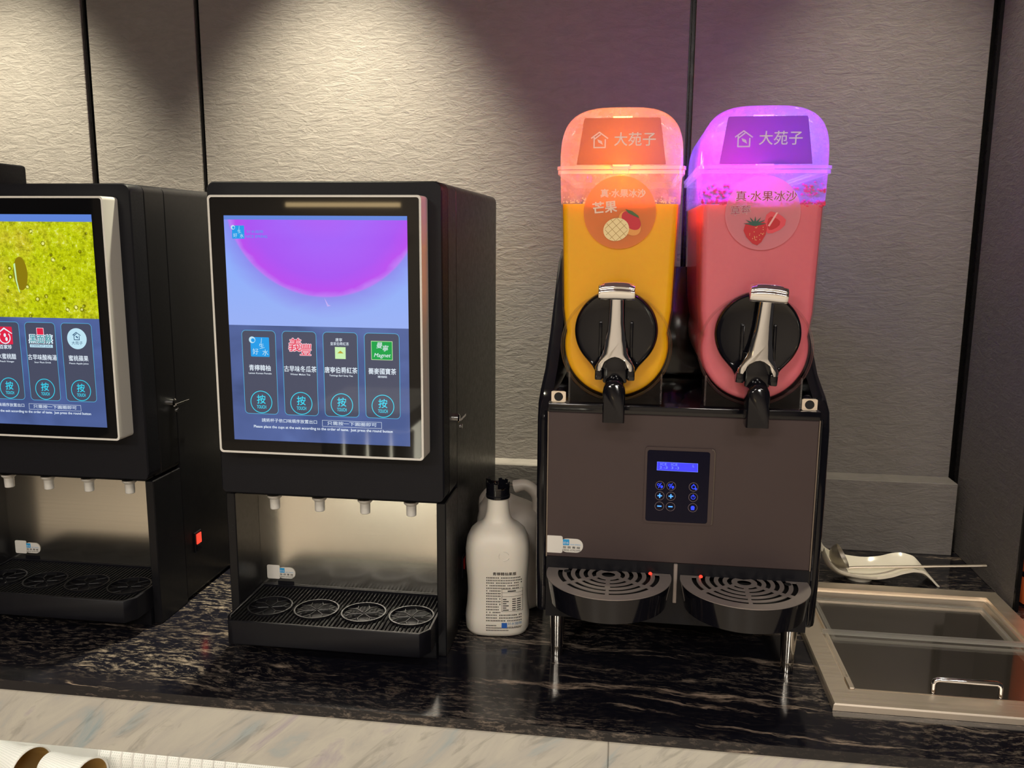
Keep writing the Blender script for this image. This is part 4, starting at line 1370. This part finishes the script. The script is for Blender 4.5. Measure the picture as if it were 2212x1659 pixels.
    for i in range(13):
        x = -W + 2 * W * i / 12
        k = 1 - 0.10 * (x / W) ** 2
        zc = 0.6045 + 0.002 * (1 - (x / W) ** 2)
        hh = 0.0132 * (0.86 + 0.14 * (1 - (x / W) ** 4))
        secs.append([(x, yy, zc + zz * hh) for yy, zz in ((-0.036, -0.75), (-0.046 - 0.004 * k, -0.95), (-0.051 - 0.003 * k, -0.55), (-0.053 - 0.003 * k, 0.05), (-0.0505 - 0.003 * k, 0.25), (-0.051 - 0.003 * k, 0.5), (-0.046 - 0.002 * k, 0.95), (-0.036, 1.0))])
    mb.loft(secs)
    mb.bevel(0.0008, 2, 40)
    mb.xf(R_)
    mb.build('lever_knob', MT['chrome'], tank, sharp=40)
    for s2 in (-1, 1):
        mb = MB()
        mb.box(s2 * 0.0235 - 0.0055, s2 * 0.0235 + 0.0055, -0.038, -0.012, 0.4755, 0.492)
        mb.bevel(0.002, 2)
        mb.xf(R_)
        mb.build('lever_hinge', MT['gloss_black'], tank)
    # LED lamps in the lid
    col = (1.0, 0.205, 0.003) if kind == 'mango' else (0.07, 0.0, 1.0)
    em = pm('led_' + kind, (0.8, 0.8, 0.8), 0.3, emit=((1.0, 0.36, 0.07) if kind == 'mango' else (0.45, 0.04, 1.0)), es=7.0)
    MB().tube([(-0.012, 0.0135, 0.7860), (0.012, 0.0135, 0.7860)], 0.0028, 8).build('led_lamp', em, tank)
    MB().tube([(-0.014, 0.05, 0.8560), (0.014, 0.05, 0.8560)], 0.0028, 8).build('led_lamp', em, tank)
    if kind == 'mango':
        lamp('led_light', 'POINT', (0.0, 0.055, 0.8000), 1.30, col, parent=tank, shadow_soft_size=0.012)
        lamp('led_light', 'POINT', (0.0, 0.20, 0.8150), 1.10, col, parent=tank, shadow_soft_size=0.015)
    else:
        lamp('led_light', 'POINT', (-0.045, 0.050, 0.7800), 0.75, (0.80, 0.0, 1.0), parent=tank, shadow_soft_size=0.012)
        lamp('led_light', 'POINT', (0.02, 0.10, 0.8150), 1.5, col, parent=tank, shadow_soft_size=0.015)
        lamp('led_light', 'POINT', (0.0, 0.27, 0.8100), 1.3, col, parent=tank, shadow_soft_size=0.015)
    return tank


make_tank(-0.1000, 'mango')
make_tank(0.1030, 'strawberry')


# ------------------------------------------------------------------ syrup jugs
def jug_body(prof, n_exp=3.2, N=44, squash=0.86):
    secs = []
    for z, a_, k in prof:
        e = 2 + (n_exp - 2) * k
        b_ = a_ * (squash * k + (1 - k))
        sec = []
        for i in range(N):
            t_ = 2 * PI * i / N
            c_, s2 = math.cos(t_), math.sin(t_)
            sec.append((math.copysign(abs(c_) ** (2 / e), c_) * a_, math.copysign(abs(s2) ** (2 / e), s2) * b_, z))
        secs.append(sec)
    return secs


JP = [(0.0, 0.046, 1), (0.003, 0.0515, 1), (0.010, 0.0550, 1), (0.030, 0.0560, 1), (0.050, 0.0535, 1), (0.075, 0.0520, 1), (0.100, 0.0530, 1), (0.125, 0.0552, 1), (0.150, 0.0556, 1), (0.165, 0.0535, 1), (0.178, 0.0475, 0.9), (0.188, 0.0375, 0.6), (0.195, 0.0275, 0.3), (0.202, 0.0225, 0.05), (0.215, 0.0198, 0), (0.236, 0.0182, 0), (0.242, 0.0182, 0)]
J1 = empty('syrup_jug', (-0.1055, 0.040, 0.0), math.radians(7))
tag(J1, 'white plastic syrup jug with black cap and printed ingredient list', 'jug')
MB().loft(jug_body(JP)).build('body', MT['bottle'], J1, sharp=60)


def jfront(x, z):
    for (z0, a0, k0), (z1, a1, k1) in zip(JP, JP[1:]):
        if z0 <= z <= z1:
            t_ = (z - z0) / (z1 - z0)
            a_ = a0 + (a1 - a0) * t_
            q = max(0.0, 1 - min(1, abs(x / a_)) ** 3.2)
            return -(q ** (1 / 3.2)) * a_ * 0.86 - 0.0004
    return -0.045


# black cap with broken tamper ring
mb = MB()
mb.lathe([(0.0182, 0.238), (0.0205, 0.238), (0.0208, 0.2405), (0.0203, 0.246), (0.0203, 0.2540), (0.0190, 0.2540), (0.0190, 0.246), (0.0185, 0.2465)], 40, (0, 0, 0), 'z')
cp = mb.build('cap', MT['gloss_black'], J1, sharp=40)
mb = MB()
for i in range(40):
    t0, t1 = 2 * PI * i / 40, 2 * PI * (i + 1) / 40
    q = (i + 2) % 40
    hgt = 0.2655 if (q in range(6, 12) or q in range(17, 32) or q in (37, 38, 39, 0)) else 0.2560
    hgt += 0.0015 * math.sin(i * 1.7)
    lo = [(rr_ * math.cos(t_), rr_ * math.sin(t_), 0.2535) for rr_, t_ in ((0.0203, t0), (0.0203, t1), (0.0190, t1), (0.0190, t0))]
    hi = [(p[0], p[1], hgt) for p in lo]
    mb.loft([lo, hi])
mb.build('cap_crown', MT['gloss_black'], cp, sharp=40)
MB().lathe([(0.0205, 0.2415), (0.0211, 0.242), (0.0211, 0.2435), (0.0205, 0.244)], 40, (0, 0, 0), 'z', caps=False).build('tamper_ring', MT['dark_plastic'], cp)
# printed label following the curved front
def wrap_rects(name, rects, mat, off=0.0):
    mb = MB()
    for x0, x1, z0, z1 in rects:
        nn = max(1, int((x1 - x0) / 0.006))
        for i in range(nn):
            xa, xb = x0 + (x1 - x0) * i / nn, x0 + (x1 - x0) * (i + 1) / nn
            mb.face([(xa, jfront(xa, z0) - off, z0), (xb, jfront(xb, z0) - off, z0), (xb, jfront(xb, z1) - off, z1), (xa, jfront(xa, z1) - off, z1)])
    return mb.build(name, mat, J1, recalc=False, kind='stuff')


rects = []
rnd = random.Random(11)
for k in range(17):
    z = 0.108 - 0.0048 * k
    x1 = 0.042 if (k < 3 or k > 13) else (0.006 if k > 4 else 0.036)
    x = -0.018
    while x < x1:
        w_ = rnd.choice([0.0019, 0.0021, 0.0023])
        if rnd.random() < 0.9:
            rects.append((x, x + w_ * 0.75, z, z + 0.0022))
        x += 0.0028
for k in range(3):
    z = 0.0225 - 0.0045 * k
    x = -0.018
    while x < (0.0 if k == 0 else 0.040 - 0.02 * (k == 2)):
        rects.append((x, x + 0.0016, z, z + 0.0019))
        x += 0.0026
TX0, TX1, TZ0, TZ1 = 0.0085, 0.0440, 0.0480, 0.0880
for zz in (TZ0, TZ1, 0.0815, 0.0745):
    rects.append((TX0, TX1, zz, zz + 0.0005))
for xx in (TX0, TX1):
    rects.append((xx, xx + 0.0005, TZ0, TZ1))
for k in range(6):
    z = 0.069 - 0.0038 * k
    rects.append((TX0 + 0.002, TX0 + 0.008 + 0.004 * (k % 2), z, z + 0.0016))
    rects.append((TX0 + 0.018, TX0 + 0.024, z, z + 0.0016))
    rects.append((TX0 + 0.026, TX0 + 0.0325, z, z + 0.0016))
rects.append((TX0 + 0.010, TX0 + 0.024, 0.0835, 0.0856))
wrap_rects('label_print', rects, MT['black_print'], 0.0001)
wrap_rects('label_emblem', [(0.0085, 0.0180, 0.0190, 0.0285)], pm('label_blue', srgb('#2a62b8'), 0.4), 0.0002)
tt = text('label_title', '青檸韓柚果漿', 0.0066, 0.0130, 0.1160, 0.0, MT['black_print'], J1, width=0.040, bold=0.012)
for v in tt.data.vertices:
    v.co.y = jfront(v.co.x, v.co.z) - 0.0002
tt = text('label_brand', '好水國際', 0.0058, 0.0310, 0.0265, 0.0, pm('label_blue_text', srgb('#5a86b0'), 0.4), J1, width=0.024)
for v in tt.data.vertices:
    v.co.y = jfront(v.co.x, v.co.z) - 0.0002
tt = text('label_brand', 'NICE SPRING', 0.0040, 0.0310, 0.0205, 0.0, MT['black_print'], J1, width=0.024)
for v in tt.data.vertices:
    v.co.y = jfront(v.co.x, v.co.z) - 0.0002
# embossed mark on the shoulder
mb = MB()
for i in range(3):
    t_ = 2 * PI * i / 3 + 0.4
    pts = []
    for q in range(5):
        aa = t_ + q * 0.32
        x, z = 0.012 + 0.009 * math.cos(aa), 0.1480 + 0.008 * math.sin(aa)
        pts.append((x, jfront(x, z) + 0.0002, z))
    mb.tube(pts, 0.0007, 6)
mb.build('embossed_mark', MT['bottle'], J1)

J2 = empty('syrup_jug', (-0.1010, 0.160, 0.0), math.radians(-4))
tag(J2, 'grey-white handled plastic jug standing behind the printed syrup jug', 'jug')
JP2 = [(0.0, 0.056, 1), (0.004, 0.0625, 1), (0.012, 0.0645, 1), (0.05, 0.0620, 1), (0.09, 0.0600, 1), (0.14, 0.0605, 1), (0.165, 0.0595, 1), (0.178, 0.055, 1), (0.188, 0.046, 0.8), (0.196, 0.034, 0.5), (0.206, 0.022, 0.1), (0.215, 0.0185, 0), (0.224, 0.0185, 0)]
secs = [[(x - 0.026 * max(0.0, min(1.0, (z - 0.176) / 0.03)), y_, z) for x, y_, z in sec] for sec in jug_body(JP2)]
MB().loft(secs).build('body', MT['bottle2'], J2, sharp=60)
MB().tube([(0.008, 0, 0.222), (0.030, 0, 0.226), (0.050, 0, 0.210), (0.054, 0, 0.185), (0.050, 0, 0.150)], [0.012, 0.0105, 0.0115, 0.0120, 0.012], 14, 5).build('handle', MT['bottle2'], J2)
MB().tube([(-0.012, 0, 0.214), (-0.030, 0, 0.212), (-0.046, 0, 0.194), (-0.047, 0, 0.160)], [0.010, 0.0115, 0.0140, 0.013], 14, 5).build('shoulder', MT['bottle2'], J2)
MB().lathe([(0.0190, 0.220), (0.0205, 0.220), (0.0205, 0.234), (0.0185, 0.236), (0.0005, 0.236)], 32, (-0.026, 0, 0)).build('cap', MT['gloss_black'], J2)

# ------------------------------------------------------------------ drop-in steel bin
BN = empty('drop_in_bin', (0.0, 0.0, 0.0))
tag(BN, 'stainless steel drop-in bin with clear sliding lids set into the granite counter', 'bin')


def frame_mesh(outs, name, mat, parent, bev=0.0):
    """nested rectangles (x0,x1,y0,y1,z) lofted one after the other"""
    mb = MB()
    secs = [[(x0, y0_, z), (x1, y0_, z), (x1, y1_, z), (x0, y1_, z)] for x0, x1, y0_, y1_, z in outs]
    mb.loft(secs, True, False, False)
    if bev:
        mb.bevel(bev, 2)
    return mb.build(name, mat, parent, sharp=25)


OX0, OX1, OY0, OY1 = 0.4245, 0.8270, -0.1570, 0.3110
frame_mesh([(OX0 - 0.0015, OX1 + 0.0015, OY0 - 0.0015, OY1 + 0.0015, 0.0004), (OX0, OX1, OY0, OY1, 0.0085), (OX0 + 0.002, OX1 - 0.002, OY0 + 0.002, OY1 - 0.002, 0.0105), (0.4555, 0.7970, -0.1125, 0.2780, 0.0110), (0.4560, 0.7965, -0.1120, 0.2775, 0.0060), (0.4640, 0.7880, -0.1080, 0.2620, 0.0050), (0.4645, 0.7875, -0.1075, 0.2615, 0.0095), (0.4665, 0.7855, -0.1055, 0.2590, 0.0095), (0.4670, 0.7850, -0.1050, 0.2585, -0.006)], 'flange', MT['steel'], BN)
mb = MB()
secs = [[(x0, y0_, z), (x1, y0_, z), (x1, y1_, z), (x0, y1_, z)] for x0, x1, y0_, y1_, z in ((0.4670, 0.7850, -0.1050, 0.2585, -0.006), (0.4760, 0.7760, -0.0960, 0.2490, -0.008), (0.4800, 0.7720, -0.0920, 0.2450, -0.20))]
mb.loft(secs, True, False, True)
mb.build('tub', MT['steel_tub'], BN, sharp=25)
# rear lid and front lid, each a clear pane in a raised clear rim
def lid(name, x0, x1, y0_, y1_, z, back):
    o = MB().box(x0, x1, y0_, y1_, z, z + 0.003).build(name, MT['clear'], BN, label='clear acrylic lid')
    for nm, q in (('lid_rim', (x0, x1, y1_ - 0.006, y1_)), ('lid_rim', (x0, x1, y0_, y0_ + 0.006)), ('lid_rim', (x0, x0 + 0.006, y0_ + 0.006, y1_ - 0.006)), ('lid_rim', (x1 - 0.006, x1, y0_ + 0.006, y1_ - 0.006))):
        if nm == 'lid_rim' and q[2] == y0_ and not back:
            continue
        MB().box(*q, z + 0.003, z + 0.0065).bevel(0.001, 1).build(nm, MT['rimclear'], o)
    return o


MT['rimclear'] = acrylic_mat('hazy_edge_acrylic', 0.42, (0.95, 0.94, 0.92))  # rims hazier than the panes
lid('rear_lid', 0.4725, 0.7795, 0.0700, 0.2450, -0.0010, True)
lf = lid('front_lid', 0.4600, 0.7920, -0.1100, 0.0850, 0.0055, False)
MB().box(0.4560, 0.7960, 0.0755, 0.0850, 0.0088, 0.0165).bevel(0.002, 2).build('lid_rim', MT['rimclear'], lf)
MB().box(0.4572, 0.4650, -0.1105, -0.0760, 0.0062, 0.0125).bevel(0.001, 1).build('lid_stop', MT['steel'], BN)
# chrome handle on the front lid
hp = [(0.5800, -0.100, 0.0085), (0.5800, -0.100, 0.024), (0.5815, -0.1, 0.0285), (0.5860, -0.100, 0.031), (0.6690, -0.100, 0.031), (0.6735, -0.1, 0.0285), (0.6750, -0.100, 0.024), (0.6750, -0.100, 0.0085)]
MB().tube(hp, 0.0040, 14).build('handle', MT['chrome'], lf, label='bent chrome pull handle')

# ------------------------------------------------------------------ spoon rest with ladle
SR = MB()
XP = [(0.512, 0.0520), (0.516, 0.0400), (0.524, 0.0270), (0.538, 0.0165), (0.560, 0.0105), (0.590, 0.0080), (0.615, 0.0090), (0.640, 0.0150), (0.660, 0.0230), (0.680, 0.0275), (0.700, 0.0250), (0.715, 0.0170), (0.728, 0.0070), (0.736, 0.0015)]
XS = []
for i in range(len(XP) - 1):      # smooth the profile
    q0, q1, q2, q3 = XP[max(i - 1, 0)], XP[i], XP[i + 1], XP[min(i + 2, len(XP) - 1)]
    for k in range(4):
        t_ = k / 4
        XS.append(tuple(0.5 * (2 * q1[m] + (q2[m] - q0[m]) * t_ + (2 * q0[m] - 5 * q1[m] + 4 * q2[m] - q3[m]) * t_ ** 2 + (3 * q1[m] - q0[m] - 3 * q2[m] + q3[m]) * t_ ** 3) for m in (0, 1)))
XS.append(XP[-1])
rows_t, rows_b = [], []
NT_ = 20
for x, z in XS:
    k = (x - 0.512) / 0.224
    half = 0.046 * (math.sin(min(1, k * 5 + 0.28) * PI / 2)) * (1 - 0.30 * max(0, k - 0.45)) - (0.012 * max(0, (k - 0.7) / 0.3))
    rt_, rb_ = [], []
    for i in range(NT_ + 1):
        t_ = -1 + 2 * i / NT_
        lift = (0.016 * abs(t_) ** 2.2 + (0.008 * max(0, t_) ** 2)) * (1 - 0.45 * k) * (1 if k < 0.85 else (1 - k) / 0.15)
        y_ = 0.372 + half * t_
        rt_.append((x, y_, z + lift))
        rb_.append((x + 0.0005, y_ * 1.0, max(0.0004, z + lift - 0.0055)))
    rows_t.append(rt_)
    rows_b.append(rb_)
for R_, fl_ in ((rows_t, False), (rows_b, True)):
    V = [[SR.bm.verts.new(p) for p in r_] for r_ in R_]
    for r0, r1 in zip(V, V[1:]):
        for i in range(NT_):
            SR.bm.faces.new((r0[i], r0[i + 1], r1[i + 1], r1[i]))
    if not fl_:
        VT = V
    else:
        for (ea, eb) in ((VT[0], V[0]), (VT[-1], V[-1]), ([q[0] for q in VT], [q[0] for q in V]), ([q[-1] for q in VT], [q[-1] for q in V])):
            for i in range(len(ea) - 1):
                SR.bm.faces.new((ea[i], ea[i + 1], eb[i + 1], eb[i]))
# foot ring so that the dish stands on the counter
SR.lathe([(0.024, 0.0), (0.026, 0.0), (0.027, 0.006), (0.023, 0.008)], 28, (0.588, 0.372, 0.0), 'z')
tag(SR.build('spoon_rest', MT['ceramic'], sharp=60), 'white glazed ceramic spoon rest on the granite behind the steel bin', 'spoon rest')
LD = empty('ladle', (0.545, 0.372, 0.02))
tag(LD, 'steel ladle lying in the white ceramic spoon rest', 'ladle')
mb = MB()
# bowl tipped on its side, opening to the upper left
prof = [(0.0005, -0.0200), (0.010, -0.0185), (0.019, -0.0130), (0.0245, -0.0040), (0.0262, 0.0060), (0.0252, 0.0060), (0.0235, -0.0035), (0.018, -0.0120), (0.0095, -0.0172), (0.0005, -0.0188)]
mb.lathe(prof, 32, (0, 0, 0), 'z', caps=False)
mb.xf(Matrix.Translation((0.004, 0.0, 0.0225)) @ Matrix.Rotation(math.radians(58), 4, 'Y') @ Matrix.Rotation(0.2, 4, 'X'))
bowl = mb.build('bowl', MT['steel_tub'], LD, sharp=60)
MB().tube([(0.020, -0.004, -0.0005), (0.035, -0.004, 0.0028), (0.12, -0.003, 0.0090), (0.20, -0.001, 0.0140), (0.285, 0.002, 0.0195)], [0.0040, 0.0040, 0.0038, 0.0038, 0.0042], 8, 3, 0.6).build('handle', MT['steel'], LD)

# ------------------------------------------------------------------ orange canister beyond the partition
mb = MB()
mb.lathe([(0.070, 0.0), (0.078, 0.004), (0.083, 0.05), (0.0805, 0.058), (0.0805, 0.066), (0.084, 0.074), (0.086, 0.20), (0.078, 0.215), (0.0005, 0.222)], 40)
OC = mb.build('canister', MT['orange'], loc=(0.936, 0.300, 0.0))
tag(OC, 'orange-red canister on the counter beyond the right-hand slate partition', 'canister')
MB().lathe([(0.0812, 0.057), (0.0820, 0.059), (0.0820, 0.065), (0.0812, 0.067)], 40, caps=False).build('waist_band', MT['gloss_black'], OC)


# ------------------------------------------------------------------ cups in the lit niche
def cup_mat():
    t = NT('white_cup_with_lattice')
    tc = t.n('ShaderNodeTexCoord')
    br = t.n('ShaderNodeTexBrick', {'Vector': t.n('ShaderNodeMapping', {'Vector': tc.outputs['UV'], 'Scale': (26, 16, 1), 'Rotation': (0, 0, 0.6)}), 'Color1': (0.62, 0.66, 0.60, 1), 'Color2': (0.7, 0.72, 0.66, 1), 'Mortar': (0.93, 0.92, 0.88, 1), 'Scale': 1.0, 'Mortar Size': 0.16, 'Brick Width': 0.6, 'Row Height': 0.5})
    t.set(t.b.inputs['Base Color'], br.outputs[0])
    t.b.inputs['Roughness'].default_value = 0.4
    return t.m


MT['cup'] = cup_mat()


def make_cup(name='paper_cup'):
    """tapered cup, mouth at +z, base at z=0"""
    o = empty(name)
    N = 36
    mb = MB()
    uvl = mb.bm.loops.layers.uv.new('UVMap')
    prof = [(0.0255, 0.0), (0.0268, 0.012), (0.0325, 0.070), (0.0330, 0.071), (0.0385, 0.098)]
    rows = []
    for rad, h in prof:
        rows.append([mb.bm.verts.new((rad * math.cos(2 * PI * i / N), rad * math.sin(2 * PI * i / N), h)) for i in range(N)])
    for k, (r0, r1) in enumerate(zip(rows, rows[1:])):
        for i in range(N):
            j = (i + 1) % N
            f = mb.bm.faces.new((r0[i], r0[j], r1[j], r1[i]))
            for lp, (u, v_) in zip(f.loops, ((i / N, prof[k][1] * 10), ((i + 1) / N, prof[k][1] * 10), ((i + 1) / N, prof[k + 1][1] * 10), (i / N, prof[k + 1][1] * 10))):
                lp[uvl].uv = (u, v_)
    mb.bm.faces.new(list(reversed(rows[0])))
    mb.build('wall', MT['cup'], o, recalc=False)
    MB().lathe([(0.0370, 0.0985), (0.0310, 0.0700), (0.0250, 0.006), (0.0005, 0.005)], N, caps=False).build('lining', MT['cup_gold'], o)
    pts = [(0.0386 * math.cos(2 * PI * i / N), 0.0386 * math.sin(2 * PI * i / N), 0.0985) for i in range(N + 1)]
    mb = MB()
    mb.lathe([(0.0372, 0.0975), (0.0386, 0.0968), (0.0402, 0.0980), (0.0402, 0.0998), (0.0386, 0.1006), (0.0372, 0.0998), (0.0372, 0.0975)], N, caps=False)
    mb.build('rim', MT['white_frame'], o)
    return o


cup0 = make_cup()
ZS = -0.2848


def place_cup(o, mouth, azim, drop):
    """lay the cup on the shelf: axis horizontal towards azim, mouth centre at mouth"""
    d = Vector((math.cos(azim), math.sin(azim), 0)).normalized()
    q = d.to_track_quat('Z', 'Y')
    o.rotation_mode = 'QUATERNION'
    o.rotation_quaternion = q
    o.location = Vector(mouth) - d * 0.098


tag(cup0, 'white lattice paper cup with gold lining lying beside the nested row', 'cup', 'paper cups in the niche')
place_cup(cup0, (-0.785, -0.150, ZS + 0.0404), math.radians(-16), 0)
c1 = copy_tree(cup0)
c1['label'] = 'white lattice paper cup with gold lining lying behind the other loose cup'
place_cup(c1, (-0.905, -0.135, ZS + 0.0404), math.radians(-18), 0)
ORD = 'first second third fourth fifth sixth seventh eighth ninth tenth eleventh twelfth thirteenth'.split()
for i in range(13):
    c = copy_tree(cup0)
    c['label'] = ORD[i] + ' paper cup of the nested row in the lit niche, counted from the loose cups'
    c['group'] = 'paper cups in the niche'
    place_cup(c, (-0.800 + 0.0215 * i, -0.060 + 0.0 * i, ZS + 0.0404), math.radians(180), 0)

# ------------------------------------------------------------------ the room behind the photographer (seen only as reflections)
IS = empty('marble_island', (-1.075, -2.75, -0.90))
tag(IS, 'marble topped island with a lit niche of white cup stacks behind the photographer', 'island')
MB().box(-0.24, 0.24, -0.30, 0.30, 0.74, 0.82).bevel(0.004, 1).build('top', MT['marble'], IS)
MB().box(-0.24, 0.24, -0.30, 0.02, 0.0, 0.739).build('cabinet', MT['dark_plastic'], IS)
MB().box(-0.23, 0.23, 0.021, 0.03, 0.30, 0.735).build('light_panel', pm('niche_light_panel', (0.9, 0.9, 0.9), 0.4, emit=(1.0, 0.95, 0.75), es=6.0), IS)
for k in range(4):
    MB().lathe([(0.040, 0.28), (0.052, 0.70), (0.050, 0.705)], 24, (-0.165 + 0.112 * k, 0.14, 0)).build('cup_stack', MT['nozzle'], IS)
MB().box(-0.24, 0.24, 0.021, 0.28, 0.255, 0.28).build('niche_floor', MT['marble'], IS)
MB().box(-0.24, 0.24, 0.021, 0.27, 0.0, 0.255).build('plinth', MT['marble'], IS)
LB = MB().box(-2.25, -1.45, -4.62, -4.60, 0.865, 0.893).build('light_bar', pm('warm_light_bar', (0.9, 0.8, 0.6), 0.4, emit=(1.0, 0.72, 0.35), es=9.0))
tag(LB, 'warm glowing light bar on the far side of the room', 'light')
